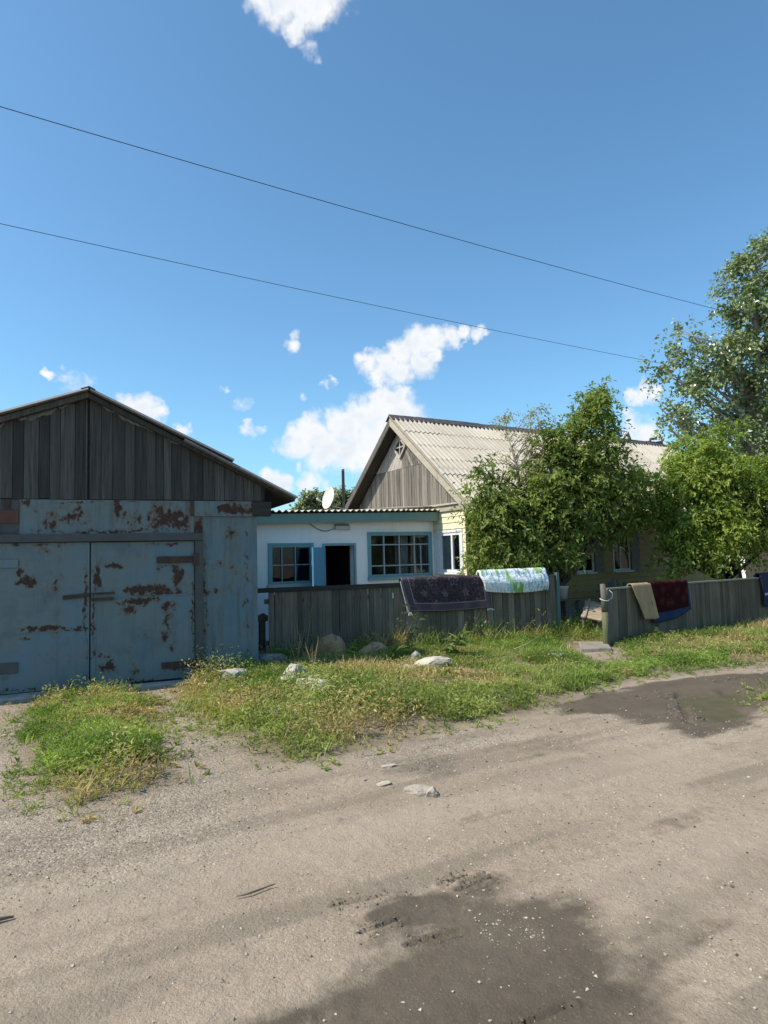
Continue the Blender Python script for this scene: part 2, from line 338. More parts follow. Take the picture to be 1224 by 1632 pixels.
def fabric_quilt():
    m, t = newmat('white_green_blue_quilt'); u = t.attr('uvp', 'Vector')
    st = t.noise(t.mapping(u, (16, 3.5, 1), rot=(0, 0, 0.45)), 1, 4, 0.6, 0.8)
    big = t.noise(u, 2.6, 3); g = t.noise(t.mapping(u, (9, 2.6, 1), loc=(3, 1, 0)), 1, 3, 0.6, 1.0); big2 = t.noise(u, 2.1, 2, 0.5)
    col = t.mix(t.math('MULTIPLY', t.step(st, 0.46, 0.56), t.step(big, 0.36, 0.55)), (0.76, 0.79, 0.80), (0.24, 0.40, 0.52))
    col = t.mix(t.math('MULTIPLY', t.step(g, 0.50, 0.56), t.step(big2, 0.46, 0.56)), col, (0.24, 0.42, 0.10))
    n = t.noise(t.mapping(u, (7, 12, 1)), 1, 5, 0.6, 0.8)
    t.out(t.principled(col, 0.9, t.bump(n, 0.8, 0.06), 0.1)); return m
MT['beige'] = fabric_beige(); MT['red'] = fabric_red(); MT['purple'] = fabric_purple(); MT['quilt'] = fabric_quilt()

def ground_mat():
    m, t = newmat('dirt_and_gravel'); co = t.n('TexCoord').outputs['Object']
    mk = t.n('SeparateColor'); t.set(mk.inputs[0], t.attr('mask')); damp, soil, grav = mk.outputs[0], mk.outputs[1], mk.outputs[2]
    n1 = t.noise(co, 0.9, 5, 0.62); n2 = t.noise(co, 7, 5, 0.7); n3 = t.noise(co, 60, 4, 0.75); n4 = t.noise(co, 24, 3, 0.6)
    vn_ = t.n('TexVoronoi', feature='F1'); t.set(vn_.inputs['Vector'], co); vn_.inputs['Scale'].default_value = 62
    vs = t.n('SeparateColor'); t.set(vs.inputs[0], vn_.outputs['Color']); vd = vn_.outputs['Distance']
    col = t.ramp(n1, [(0.3, (0.30, 0.232, 0.170)), (0.5, (0.348, 0.272, 0.203)), (0.7, (0.41, 0.326, 0.247))])
    col = t.mix(t.math('MULTIPLY', t.step(n2, 0.48, 0.72), 0.55), col, (0.285, 0.23, 0.165))
    col = t.mix(t.math('MULTIPLY', t.step(n4, 0.5, 0.68), 0.45), col, (0.265, 0.215, 0.155))
    col = t.mix(t.math('MULTIPLY', t.step(n3, 0.52, 0.68), 0.55), col, (0.52, 0.44, 0.34))
    col = t.mix(t.math('MULTIPLY', t.step(n3, 0.46, 0.30), 0.65), col, (0.14, 0.108, 0.076))
    tk = t.n('SeparateColor'); t.set(tk.inputs[0], t.attr('tone'))
    col = t.mix(t.math('MULTIPLY', t.step(tk.outputs[0], 0.42, 0.66), 0.6), col, (0.20, 0.162, 0.122))
    col = t.mix(t.math('MULTIPLY', tk.outputs[1], 0.5), col, (0.41, 0.328, 0.248))
    gcol = t.ramp(vs.outputs[0], [(0.0, (0.19, 0.155, 0.12)), (0.5, (0.35, 0.292, 0.228)), (1.0, (0.52, 0.445, 0.36))])
    gf = t.math('MULTIPLY', t.step(t.math('ADD', grav, t.math('MULTIPLY', t.math('SUBTRACT', n2, 0.5), 1.3)), 0.2, 0.95), 0.6)
    gf = t.math('MULTIPLY', gf, t.step(vs.outputs[1], 0.15, 0.45))
    col = t.mix(gf, col, gcol)
    df = t.step(t.math('ADD', damp, t.math('ADD', t.math('MULTIPLY', t.math('SUBTRACT', n2, 0.5), 1.1), t.math('MULTIPLY', t.math('SUBTRACT', n3, 0.5), 0.5))), 0.12, 0.92)
    dcol = t.ramp(n1, [(0.3, (0.062, 0.048, 0.034)), (0.7, (0.105, 0.083, 0.06))])
    dcol = t.mix(t.math('MULTIPLY', t.step(n4, 0.5, 0.7), 0.4), dcol, (0.062, 0.053, 0.042))
    dcol = t.mix(t.math('MULTIPLY', t.step(n3, 0.55, 0.72), 0.4), dcol, (0.19, 0.165, 0.13))
    col = t.mix(t.math('MULTIPLY', df, 0.9), col, dcol)
    scol = t.ramp(n2, [(0.3, (0.115, 0.095, 0.055)), (0.7, (0.26, 0.205, 0.13))])
    col = t.mix(t.math('MULTIPLY', soil, 0.8), col, scol)
    h = t.math('ADD', t.math('MULTIPLY', n3, 0.8), t.math('ADD', t.math('MULTIPLY', n2, 0.9), t.math('MULTIPLY', t.math('MULTIPLY', vd, gf), -0.9)))
    b = t.n('Bump'); t.set(b.inputs['Height'], h); b.inputs['Distance'].default_value = 0.02
    t.set(b.inputs['Strength'], t.math('MULTIPLY_ADD', df, -0.35, 0.95))
    t.out(t.principled(col, t.math('MULTIPLY_ADD', df, -0.2, 0.95), b.outputs[0], 0.15)); return m
MT['ground'] = ground_mat()
def water_mat():
    m, t = newmat('muddy_water'); n = t.noise(t.n('TexCoord').outputs['Object'], 6, 4)
    col = t.ramp(n, [(0.3, (0.095, 0.084, 0.056)), (0.7, (0.125, 0.108, 0.072))])
    t.out(t.principled(col, 0.22, t.bump(n, 0.08, 0.01), 0.3)); return m
MT['water'] = water_mat()

# ------------------------------------------------------------------ mesh helpers
class MB:
    def __init__(s): s.v = []; s.f = []
    def add(s, vs, fs):
        o = len(s.v); s.v += [tuple(p) for p in vs]; s.f += [tuple(i + o for i in f) for f in fs]; return s
    def box(s, x0, x1, y0, y1, z0, z1):
        return s.add([(x0, y0, z0), (x1, y0, z0), (x1, y1, z0), (x0, y1, z0), (x0, y0, z1), (x1, y0, z1), (x1, y1, z1), (x0, y1, z1)],
                     [(0, 3, 2, 1), (4, 5, 6, 7), (0, 1, 5, 4), (1, 2, 6, 5), (2, 3, 7, 6), (3, 0, 4, 7)])
    def prism(s, pts, y0, y1):          # polygon in x,z extruded along y
        n = len(pts)
        vs = [(x, y0, z) for x, z in pts] + [(x, y1, z) for x, z in pts]
        fs = [tuple(range(n)), tuple(range(2 * n - 1, n - 1, -1))] + [(i, i + n, (i + 1) % n + n, (i + 1) % n) for i in range(n)]
        return s.add(vs, fs)
    def prismx(s, pts, x0, x1):         # polygon in y,z extruded along x
        n = len(pts)
        vs = [(x0, y, z) for y, z in pts] + [(x1, y, z) for y, z in pts]
        fs = [tuple(range(n - 1, -1, -1)), tuple(range(n, 2 * n))] + [(i, (i + 1) % n, (i + 1) % n + n, i + n) for i in range(n)]
        return s.add(vs, fs)
    def tube(s, pts, rad, sides=8, cap=True):
        pts = [Vector(p) for p in pts]; n = len(pts)
        rad = rad if hasattr(rad, '__len__') else [rad] * n
        vs = []; prev = None
        for i, p in enumerate(pts):
            d = (pts[min(i + 1, n - 1)] - pts[max(i - 1, 0)]).normalized()
            if prev is None:
                a = d.cross(Vector((0, 0, 1)) if abs(d.z) < 0.9 else Vector((1, 0, 0))).normalized()
            else: a = (prev - d * prev.dot(d)).normalized()
            prev = a; b = d.cross(a)
            for k in range(sides):
                an = 2 * math.pi * k / sides
                vs.append(p + (a * math.cos(an) + b * math.sin(an)) * rad[i])
        fs = [(i * sides + k, i * sides + (k + 1) % sides, (i + 1) * sides + (k + 1) % sides, (i + 1) * sides + k) for i in range(n - 1) for k in range(sides)]
        if cap: fs += [tuple(range(sides - 1, -1, -1)), tuple(range((n - 1) * sides, n * sides))]
        return s.add(vs, fs)
    def lathe(s, prof, seg=24):
        vs = [(r * math.cos(2 * math.pi * k / seg), r * math.sin(2 * math.pi * k / seg), z) for r, z in prof for k in range(seg)]
        fs = [(i * seg + k, i * seg + (k + 1) % seg, (i + 1) * seg + (k + 1) % seg, (i + 1) * seg + k) for i in range(len(prof) - 1) for k in range(seg)]
        return s.add(vs, fs)
    def mesh(s, name):
        me = bpy.data.meshes.new(name); me.from_pydata(s.v, [], s.f); me.update(); return me
    def build(s, name, mat, parent=None, smooth=False, bevel=0.0):
        o = obj(name, s.mesh(name), mat, parent)
        if smooth: o.data.polygons.foreach_set('use_smooth', [True] * len(o.data.polygons))
        if bevel:
            b = o.modifiers.new('bevel', 'BEVEL'); b.width = bevel; b.segments = 2; b.limit_method = 'ANGLE'
        return o
def obj(name, me, mat, parent=None):
    o = bpy.data.objects.new(name, me); COL.objects.link(o)
    if mat is not None and not me.materials: me.materials.append(MT[mat] if isinstance(mat, str) else mat)
    if parent is not None: o.parent = parent
    return o
def box(name, mat, parent, *a, bevel=0.0): return MB().box(*a).build(name, mat, parent, bevel=bevel)
def tag(o, label=None, cat=None, group=None, kind=None):
    for k, v in (('label', label), ('category', cat), ('group', group), ('kind', kind)):
        if v: o[k] = v
    return o
def thing(name, label, cat, loc=(0, 0, 0), rz=0.0, group=None):
    o = bpy.data.objects.new(name, None); COL.objects.link(o); o.location = loc; o.rotation_euler = (0, 0, rz); o.empty_display_size = 0.2
    return tag(o, label, cat, group)
def mesh_np(name, v, f, tint=None, smooth=False):
    v = np.ascontiguousarray(v, dtype=np.float32); f = np.ascontiguousarray(f, dtype=np.int32); k = f.shape[1]
    me = bpy.data.meshes.new(name); me.vertices.add(len(v)); me.vertices.foreach_set('co', v.ravel())
    me.loops.add(f.size); me.loops.foreach_set('vertex_index', f.ravel())
    me.polygons.add(len(f)); me.polygons.foreach_set('loop_start', np.arange(0, f.size, k, dtype=np.int32))
    me.polygons.foreach_set('use_smooth', np.full(len(f), smooth))
    if tint is not None:
        a = me.color_attributes.new('tint', 'FLOAT_COLOR', 'POINT')
        c = np.ones((len(v), 4), np.float32); c[:, :3] = tint; a.data.foreach_set('color', c.ravel())
    me.update(calc_edges=True); return me
# value noise
def _hash(i, j, s):
    h = (i.astype(np.int64) * 374761393 + j.astype(np.int64) * 668265263 + s * 974711) & 0x7fffffff
    h = ((h ^ (h >> 13)) * 1274126177) & 0x7fffffff
    h = ((h ^ (h >> 16)) * 1103515245) & 0x7fffffff
    return ((h >> 8) & 0xffff) / 65535.0
def vn(x, y, s=0):
    i = np.floor(x); j = np.floor(y); a = x - i; b = y - j; a = a * a * (3 - 2 * a); b = b * b * (3 - 2 * b)
    return (_hash(i, j, s) * (1 - a) + _hash(i + 1, j, s) * a) * (1 - b) + (_hash(i, j + 1, s) * (1 - a) + _hash(i + 1, j + 1, s) * a) * b
def fbm(x, y, s=0, o=4):
    r = 0; w = 0.5; t = 0
    for k in range(o):
        r = r + w * vn(x * 2 ** k, y * 2 ** k, s + k * 17); t += w; w *= 0.5
    return r / t
def poly_sd(x, y, P):                       # signed distance, positive inside
    x = np.asarray(x, float); y = np.asarray(y, float)
    d = np.full(x.shape, 1e9); ins = np.zeros(x.shape, bool); n = len(P)
    for i in range(n):
        ax, ay = P[i]; bx, by = P[(i + 1) % n]; ex, ey = bx - ax, by - ay
        t = np.clip(((x - ax) * ex + (y - ay) * ey) / (ex * ex + ey * ey + 1e-12), 0, 1)
        d = np.minimum(d, np.hypot(x - ax - t * ex, y - ay - t * ey))
        c = ((ay > y) != (by > y)); xi = ax + (y - ay) * ex / (ey if ey else 1e-9); ins ^= c & (x < xi)
    return np.where(ins, d, -d)
sst = lambda x, a, b: (lambda t: t * t * (3 - 2 * t))(np.clip((x - a) / (b - a), 0, 1))

# ------------------------------------------------------------------ ground
LEFT = [(-4.75, 8.67), (-4.28, 8.97), (-3.32, 8.97), (-2.75, 8.21), (-2.23, 6.91), (-1.83, 5.83), (-1.53, 5.25), (-1.75, 4.93), (-2.02, 4.59), (-2.34, 4.56), (-2.8, 5.27), (-3.39, 6.14), (-4.1, 7.36)]
VERGE = [(-2.95, 9.36), (-2.88, 8.83), (-2.23, 7.45), (-1.65, 6.4), (-1.22, 5.78), (-0.89, 5.55), (-0.44, 5.71), (0.11, 6.24), (0.74, 6.62), (1.52, 7.06), (2.12, 7.92), (3.13, 8.77), (4.11, 9.1), (5.55, 9.77), (9, 11.6), (16, 15.2), (14, 19), (8.5, 15.4), (5.9, 17.2), (1.6, 14.4), (0, 12.4), (-2.5, 11.4)]
PATH = [(3.85, 12.55), (4.02, 11.95), (3.80, 10.6), (3.55, 9.9), (3.1, 9.9), (3.17, 10.97), (3.45, 12.6)]
RIGHTP = [(4.14, 7.75), (4.69, 8.27), (5.6, 8.5), (5.2, 7.2), (4.13, 6.92), (3.98, 7.22)]
DAMP = [(-0.16, 3.14), (-0.02, 3.42), (0.2, 3.6), (0.5, 3.6), (0.8, 3.5), (0.95, 3.32), (1.1, 3.14), (1.25, 3.02), (1.25, 2.7), (1.08, 2.46), (0.96, 2.0), (-0.6, 2.0), (-0.58, 2.54), (-0.42, 2.85), (-0.26, 3.05)]
WET = [(2.3, 7.9), (2.96, 8.3), (3.72, 8.61), (5.27, 9.27), (6.6, 9.9), (5.6, 8.3), (3.78, 7.0), (3.27, 6.26), (2.75, 5.8), (2.59, 6.33), (2.25, 6.72), (1.84, 7.02)]
WATER = [(3.45, 7.9), (3.59, 7.68), (4.04, 8.12), (4.32, 8.01), (3.87, 7.08), (3.42, 6.55), (3.12, 6.44), (2.98, 6.59), (3.2, 7.16)]
DGRAV = [(-0.33, 5.79), (0.1, 6.03), (0.57, 6.19), (1.2, 6.5), (1.3, 6.2), (0.64, 5.8), (0.47, 5.24), (0.08, 5.2), (-0.16, 5.33)]
def grass_sd(x, y):
    wob = (fbm(x * 2.2, y * 2.2, 5, 4) - 0.5) * 0.7
    a = np.maximum(poly_sd(x, y, LEFT) - 0.02, np.maximum(poly_sd(x, y, VERGE), poly_sd(x, y, RIGHTP)))
    a = np.minimum(a, -poly_sd(x, y, PATH) + 0.05)
    return a + wob * 0.45
TREADS = [((0.24, 3.54), (0.39, 3.62)), ((0.30, 3.55), (0.42, 3.625)), ((0.355, 3.54), (0.50, 3.63)), ((0.33, 3.48), (0.53, 3.60)), ((-0.16, 3.12), (0.03, 3.225)), ((0.05, 3.02), (0.30, 3.13)), ((0.28, 2.45), (0.66, 2.62)), ((-0.30, 3.35), (-0.02, 3.44)), ((3.44, 7.94), (3.20, 7.3)), ((3.20, 7.3), (2.97, 6.65)), ((4.2, 8.55), (4.8, 8.83)), ((2.75, 7.75), (3.3, 7.95))]
def street(x, y):                           # along and across the street
    return x * math.cos(R(29)) + y * math.sin(R(29)), -x * math.sin(R(29)) + y * math.cos(R(29))
def streaks(x, y, s_=0):
    a, b_ = street(x, y); return fbm(a * .55 + 3, b_ * 4.5, 131 + s_, 5)
def damp_of(x, y):
    w1 = (fbm(x * 1.6 + 3, y * 1.6, 11, 5) - 0.5) * .75 + (streaks(x, y) - .5) * .9
    a = sst(poly_sd(x, y, DAMP) + w1 * 0.9, -0.24, 0.36)
    a = np.maximum(a, 1.25 * sst(1 - np.hypot((x - .18) / .42, (y - 3.28) / .24) + w1 * 1.6, .0, .7))
    b = sst(poly_sd(x, y, WET) + w1 * 0.8 + .1, -0.15, 0.3) * 1.1
    c = sst(poly_sd(x, y, DGRAV) + w1 * 0.7, -0.15, 0.3) * 0.55
    blot = sst(.55 * fbm(x * 0.9 + 7, y * 0.9, 23, 5) + .45 * streaks(x, y, 5), 0.53, 0.70) * 0.6
    blot *= sst(x, -1.2, 0.3)
    sm = 0.62 * np.exp(-(((x - 1.45) / .5) ** 2 + ((y - 5.9) / .45) ** 2)) + 0.5 * np.exp(-(((x - 1.6) / .45) ** 2 + ((y - 3.2) / .35) ** 2)) + 0.4 * np.exp(-(((x - 0.2) / .35) ** 2 + ((y - 4.1) / .18) ** 2))
    return np.clip(np.maximum.reduce([a, b, c, blot, sm * (0.55 + w1)]), 0, 1.3)
def gz(x, y):
    x = np.asarray(x, float); y = np.asarray(y, float)
    z = 0.05 * (fbm(x * .45, y * .45, 1, 3) - .5) + 0.012 * (fbm(x * 5, y * 5, 2, 4) - .5)
    gs = grass_sd(x, y)
    z = z + 0.035 * sst(gs, -0.1, 0.5)
    z = z + 0.10 * np.exp(-(((x + 0.9) / 1.3) ** 2 + ((y - 8.6) / 1.3) ** 2))
    z = z - 0.06 * sst(poly_sd(x, y, WATER) + (fbm(x * 1.8, y * 1.8, 19, 5) - .5) * 1.0, -0.30, 0.12) - 0.012 * sst(poly_sd(x, y, DAMP), -0.2, 0.3)
    far = sst(np.hypot(x, y - 8), 14, 40)
    return z * (1 - far)
def gz_fine(x, y):
    z = gz(x, y) + 0.010 * (fbm(x * 22, y * 22, 3, 3) - .5) * (np.hypot(x, y) < 9)
    for (ax, ay), (bx, by) in TREADS:
        ex, ey = bx - ax, by - ay; L2 = ex * ex + ey * ey
        t = ((x - ax) * ex + (y - ay) * ey) / L2; tc = np.clip(t, 0, 1)
        d = np.hypot(x - ax - tc * ex, y - ay - tc * ey) + 0.010 * (vn(x * 14, y * 14, 9) - .5)
        wdt = 0.011 if ay < 5 else 0.03
        z = z - (0.032 if ay < 5 else 0.045) * np.exp(-(d / wdt) ** 2) + 0.010 * np.exp(-((d - 2.2 * wdt) / wdt) ** 2)
    return z
def axis(fine0, fine1, st, mid0, mid1, ms, lo, hi):
    a = list(np.arange(fine0, fine1, st)); b = list(np.arange(fine1, mid1, ms)); c = list(np.arange(mid0, fine0, ms))
    out = c + a + b
    s = ms; p = out[-1]
    while p < hi: s *= 1.35; p += s; out.append(p)
    s = ms; p = out[0]; pre = []
    while p > lo: s *= 1.35; p -= s; pre.append(p)
    return np.array(pre[::-1] + out)
gx = axis(-2.2, 2.6, 0.015, -7.5, 9.0, 0.045, -2500, 2500)
gy = axis(2.2, 5.2, 0.015, 1.6, 15.0, 0.045, -2500, 2500)
X, Y = np.meshgrid(gx, gy); xf, yf = X.ravel(), Y.ravel()
zf = gz_fine(xf, yf)
nx, ny = len(gx), len(gy)
ii = (np.arange(ny - 1)[:, None] * nx + np.arange(nx - 1)[None, :]).ravel()
gm = mesh_np('ground', np.stack([xf, yf, zf], 1), np.stack([ii, ii + 1, ii + 1 + nx, ii + nx], 1), smooth=True)
ca = gm.color_attributes.new('mask', 'FLOAT_COLOR', 'POINT'); mk = np.zeros((len(xf), 4), np.float32)
mk[:, 0] = damp_of(xf, yf); mk[:, 1] = sst(grass_sd(xf, yf), -0.15, 0.25)
YARD = [(4.3, 12.3), (8.9, 15.3), (12, 20.5), (9, 19.0), (1.7, 14.5), (3.6, 13.6)]
mk[:, 1] = np.maximum(mk[:, 1], sst(poly_sd(xf, yf, YARD), -.1, .2))  # yard set to dark soil to cut bounce light onto the facade
mk[:, 2] = np.clip(sst(-xf, 0.2, 2.2) * sst(yf, 3.0, 4.6) * 0.9 + 0.45 * fbm(xf * .8, yf * .8, 31, 3) + 0.6 * sst(poly_sd(xf, yf, DGRAV), -.2, .2), 0, 1)
tn = np.zeros((len(xf), 4), np.float32); tn[:, 0] = streaks(xf, yf, 9); aa, bb = street(xf, yf)
tn[:, 1] = sum(np.exp(-((bb - c_ + .25 * (fbm(aa * .4, aa * 0 + c_, 7, 3) - .5)) / .28) ** 2) for c_ in (2.45, 3.85)); tn[:, 3] = 1
ta = gm.color_attributes.new('tone', 'FLOAT_COLOR', 'POINT'); ta.data.foreach_set('color', tn.ravel())
mk[:, 3] = 1; ca.data.foreach_set('color', mk.ravel())
ground = obj('ground', gm, 'ground'); tag(ground, kind='structure')
def G1(x, y): return float(gz(np.array([x]), np.array([y]))[0])
# puddle
th = np.linspace(0, 2 * math.pi, 60, endpoint=False)
pc = np.mean(WATER, 0)
b = MB(); zc = G1(*pc) + 0.014
ring = [(pc[0] + (1.15 + .1 * math.sin(3 * a)) * 1.25 * math.cos(a) + .55 * math.sin(a), pc[1] + 1.75 * math.sin(a), zc) for a in th]
b.add([(pc[0], pc[1], zc)] + ring, [(0, i + 1, (i + 1) % 60 + 1) for i in range(60)])
tag(b.build('puddle', 'water'), kind='structure')

# loose stones
def stones(n, xr, yr, smin, smax, dens, seed):
    r = np.random.default_rng(seed)
    x = r.uniform(*xr, n); y = r.uniform(*yr, n); k = r.uniform(0, 1, n) < dens(x, y); x, y = x[k], y[k]; n = len(x)
    s = smin + (smax - smin) * r.power(0.35, n) ** 1.4
    base = np.array([(1, 0, 0), (-1, 0, 0), (0, 1, 0), (0, -1, 0), (0, 0, 1), (0, 0, -1)], float)
    P = base[None] * r.uniform(0.55, 1.2, (n, 6, 1)) + r.uniform(-.3, .3, (n, 6, 3))
    P *= s[:, None, None] * np.array([1, 1, .65])
    a = r.uniform(0, 6.28, n); c, si = np.cos(a)[:, None], np.sin(a)[:, None]
    P = np.stack([P[..., 0] * c - P[..., 1] * si, P[..., 0] * si + P[..., 1] * c, P[..., 2]], -1)
    P += np.stack([x, y, gz(x, y) + s * 0.2], 1)[:, None]
    f = np.array([(0, 2, 4), (2, 1, 4), (1, 3, 4), (3, 0, 4), (2, 0, 5), (1, 2, 5), (3, 1, 5), (0, 3, 5)])
    F = (np.arange(n)[:, None, None] * 6 + f).reshape(-1, 3)
    t = r.uniform(0.6, 1.25, (n, 1)) * np.array([[0.37, 0.31, 0.245]]); t[r.uniform(0, 1, n) < .015] = (0.42, 0.385, 0.33)
    t[r.uniform(0, 1, n) < .08] = (0.09, 0.08, 0.075)
    return P.reshape(-1, 3), F, np.repeat(t, 6, 0)
def gd(x, y):
    return np.clip(sst(-grass_sd(x, y), -0.05, 0.15) * (0.25 + 0.9 * sst(fbm(x * 1.3, y * 1.3, 41, 3), .4, .65)) * (1 - 0.75 * damp_of(x, y)), 0, 1)
A = stones(30000, (-3.2, 4.2), (2.2, 7.0), 0.0022, 0.011, gd, 1)
B = stones(7000, (-5.5, 5.5), (5, 9.5), 0.004, 0.016, gd, 2)
C_ = stones(420, (0.35, 0.72), (2.95, 3.3), 0.003, 0.009, lambda x, y: np.where(np.hypot(x - .53, y - 3.13) < .16, .4, 0.05), 3)
C_[2][:] = np.array([0.33, 0.29, 0.235])
rc = np.random.default_rng(5); cl = [[], [], []]; o6 = 0
for (ax, ay), (bx, by) in TREADS:
    near = ay < 5; K = stones(70 if near else 120, (0, 1), (-1, 1), .003, .013 if near else .03, lambda x, y: np.ones_like(x), int(abs(ax * 91 + ay * 37)) + 7)
    P = K[0].reshape(-1, 6, 3).copy(); cen = P.mean(1, keepdims=True); tt = cen[:, 0, 0]; sd = np.sign(cen[:, 0, 1]) * (.018 + .05 * np.abs(cen[:, 0, 1]) ** 2) * (1 if near else 3)
    ln = math.hypot(bx - ax, by - ay); nx_, ny_ = -(by - ay) / ln, (bx - ax) / ln
    wx = ax + (bx - ax) * tt + nx_ * sd; wy = ay + (by - ay) * tt + ny_ * sd
    P = P - cen + np.stack([wx, wy, gz(wx, wy) + .004], 1)[:, None]
    cl[0].append(P.reshape(-1, 3)); cl[1].append(K[1] + o6); cl[2].append(K[2] * 0 + np.array([.14, .115, .085]) * rc.uniform(.6, 1.3, (len(K[2]), 1))); o6 += len(K[2])
CLOD = tuple(np.concatenate(q) for q in cl)
m, t = newmat('loose_stone'); t.out(t.principled(t.attr('tint'), 0.9, None, 0.2)); MT['stone'] = m
off = 0; VV, FF, TT = [], [], []
for v_, f_, t_ in (A, B, C_, CLOD):
    VV.append(v_); FF.append(f_ + off); TT.append(t_); off += len(v_)
o = obj('gravel', mesh_np('gravel', np.concatenate(VV), np.concatenate(FF), np.concatenate(TT)), 'stone')
tag(o, 'loose grey gravel strewn over the dirt road', 'gravel', kind='stuff')

# ------------------------------------------------------------------ corrugated sheets
def sheet_mesh(width, length, waves, amp, thick=0.009, seg=8):
    n = waves * seg + 1; vs = []; fs = []
    for yy in (0.0, -length):
        for zo in (thick, 0.0):
            for i in range(n):
                vs.append((width * i / (n - 1), yy, zo + amp * (1 - math.cos(2 * math.pi * i / seg)) * 0.5))
    a, b_, c, d = 0, n, 2 * n, 3 * n
    for i in range(n - 1):
        fs += [(a + i, c + i, c + i + 1, a + i + 1), (b_ + i, b_ + i + 1, d + i + 1, d + i), (c + i, d + i, d + i + 1, c + i + 1), (a + i, a + i + 1, b_ + i + 1, b_ + i)]
    fs += [(a, b_, d, c), (a + n - 1, c + n - 1, d + n - 1, b_ + n - 1)]
    me = bpy.data.meshes.new('roof_sheet'); me.from_pydata(vs, [], fs); me.update()
    me.polygons.foreach_set('use_smooth', [True] * len(me.polygons))
    return me
def auto_sharp(me, ang=40):
    me.set_sharp_from_angle(angle=R(ang))

# ================================================================== HOUSE
HA = R(31); HO = (1.82, 14.76)
house = thing('house', 'yellow sided house with grey corrugated gable roof behind the trees', 'house', (HO[0], HO[1], 0), HA)
HL, HW, RY, RZ, SL, OV = 10.5, 5.2, 2.6, 5.27, 0.815, 0.30
SA = math.atan(SL)
def roof_z(y): return RZ - SL * abs(y - RY)
# core walls
b = MB(); b.box(0.06, HL - .06, 0.06, HW - .06, 0, 2.78); b.build('wall', 'interior', house)
box('foundation', 'concrete', house, 0.02, HL - .02, 0.02, HW - .02, -0.2, 0.42)
gable_core = MB().prismx([(0.1, 2.78), (HW - .1, 2.78), (RY, roof_z(RY) - .22)], 0.06, 0.10); gable_core.build('gable_backing', 'dark_wood', house)
MB().prismx([(0.0, 2.78), (HW, 2.78), (RY, roof_z(RY) - .2)], HL - .1, HL).build('gable_far', 'house_wood', house)
# siding with cut-outs
def courses(parent, z0, z1, st, a0, a1, openings, fn, name='siding_board'):
    z = z0
    while z < z1 - 0.02:
        zt = min(z + st, z1); seg = [(a0, a1)]
        for (oa, ob, oz0, oz1) in openings:
            if zt > oz0 + .03 and z < oz1 - .03:
                seg = [q for (p, r) in seg for q in ((p, min(r, oa)), (max(p, ob), r)) if q[1] - q[0] > 0.02]
        for (p, r) in seg: fn(p, r, z, zt)
        z += st
FW = [(3.44, 4.06, 1.19, 2.2), (4.80, 5.46, 1.19, 2.2), (9.05, 9.75, 1.15, 2.2)]
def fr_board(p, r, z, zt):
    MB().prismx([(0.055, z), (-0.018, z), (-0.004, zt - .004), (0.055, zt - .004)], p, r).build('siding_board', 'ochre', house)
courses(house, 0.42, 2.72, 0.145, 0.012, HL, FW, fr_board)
def gb_board(p, r, z, zt):
    MB().prism([(-0.018, z), (0.055, z), (0.055, zt - .004), (-0.004, zt - .004)], p, r).build('siding_board', 'yellow', house)
courses(house, 0.42, 2.72, 0.145, 0.0, 1.26, [(0.13, 1.0, 1.27, 2.27)], gb_board)
MB().box(-0.03, 0.05, -0.03, 0.012, 0.42, 2.72).build('corner_trim', 'yellow', house)
MB().box(-0.012, 0.06, 1.28, HW, 0.0, 2.78).build('gable_lower_wall', 'ledge', house)
# gable boards (lower: upright; upper: slanted boards meeting on the centre line)
TR = 3.98
def gtop(y): return roof_z(y) - 0.20
yb = 0.10
while yb < HW - 0.05:
    wd = 0.10 + 0.035 * random.random(); y1 = min(yb + wd, HW - .05)
    za, zb = min(gtop(yb), TR), min(gtop(y1 - .012), TR)
    pts = [(yb, 2.9 + random.uniform(-.02, .01)), (y1 - .012, 2.9 + random.uniform(-.02, .01)), (y1 - .012, zb)]
    ym = RY - (TR + .2 - RZ) / -SL if False else None
    pts.append((yb, za))
    if zb > 2.95 and za > 2.95:
        x_ = random.uniform(-0.006, 0.004)
        MB().prismx(pts, x_ + 0.02, x_ + 0.045).build('gable_board', 'house_wood', house)
    yb = y1
def clip_poly(P, a, b, c):                # keep a*y + b*z <= c
    out = []
    for i in range(len(P)):
        p, q = P[i], P[(i + 1) % len(P)]; dp, dq = a * p[0] + b * p[1] - c, a * q[0] + b * q[1] - c
        if dp <= 0: out.append(p)
        if (dp < 0) != (dq < 0):
            k = dp / (dp - dq); out.append((p[0] + (q[0] - p[0]) * k, p[1] + (q[1] - p[1]) * k))
    return out
for side in (-1, 1):                      # -1: right half in the picture (towards the street), 1: left half
    tri = [(RY, TR + .006), (RY + side * (RZ - .2 - TR) / SL, TR + .006), (RY, RZ - .2)]
    if side == -1: tri = tri[::-1]
    ang = R(33)
    # boards run parallel to the opposite rake: direction (side... ) measured from the upright
    dy, dz = (-side * math.sin(ang), math.cos(ang)); nyy, nzz = dz, -dy
    vals = [p[0] * nyy + p[1] * nzz for p in tri]; lo, hi = min(vals), max(vals); k = lo
    while k < hi:
        wd = 0.085 + .02 * random.random()
        P = clip_poly(clip_poly(tri, nyy, nzz, k + wd - .005), -nyy, -nzz, -k)
        if len(P) >= 3:
            x_ = random.uniform(-.004, .004)
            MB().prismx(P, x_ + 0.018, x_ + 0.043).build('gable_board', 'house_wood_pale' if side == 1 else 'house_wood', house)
        k += wd
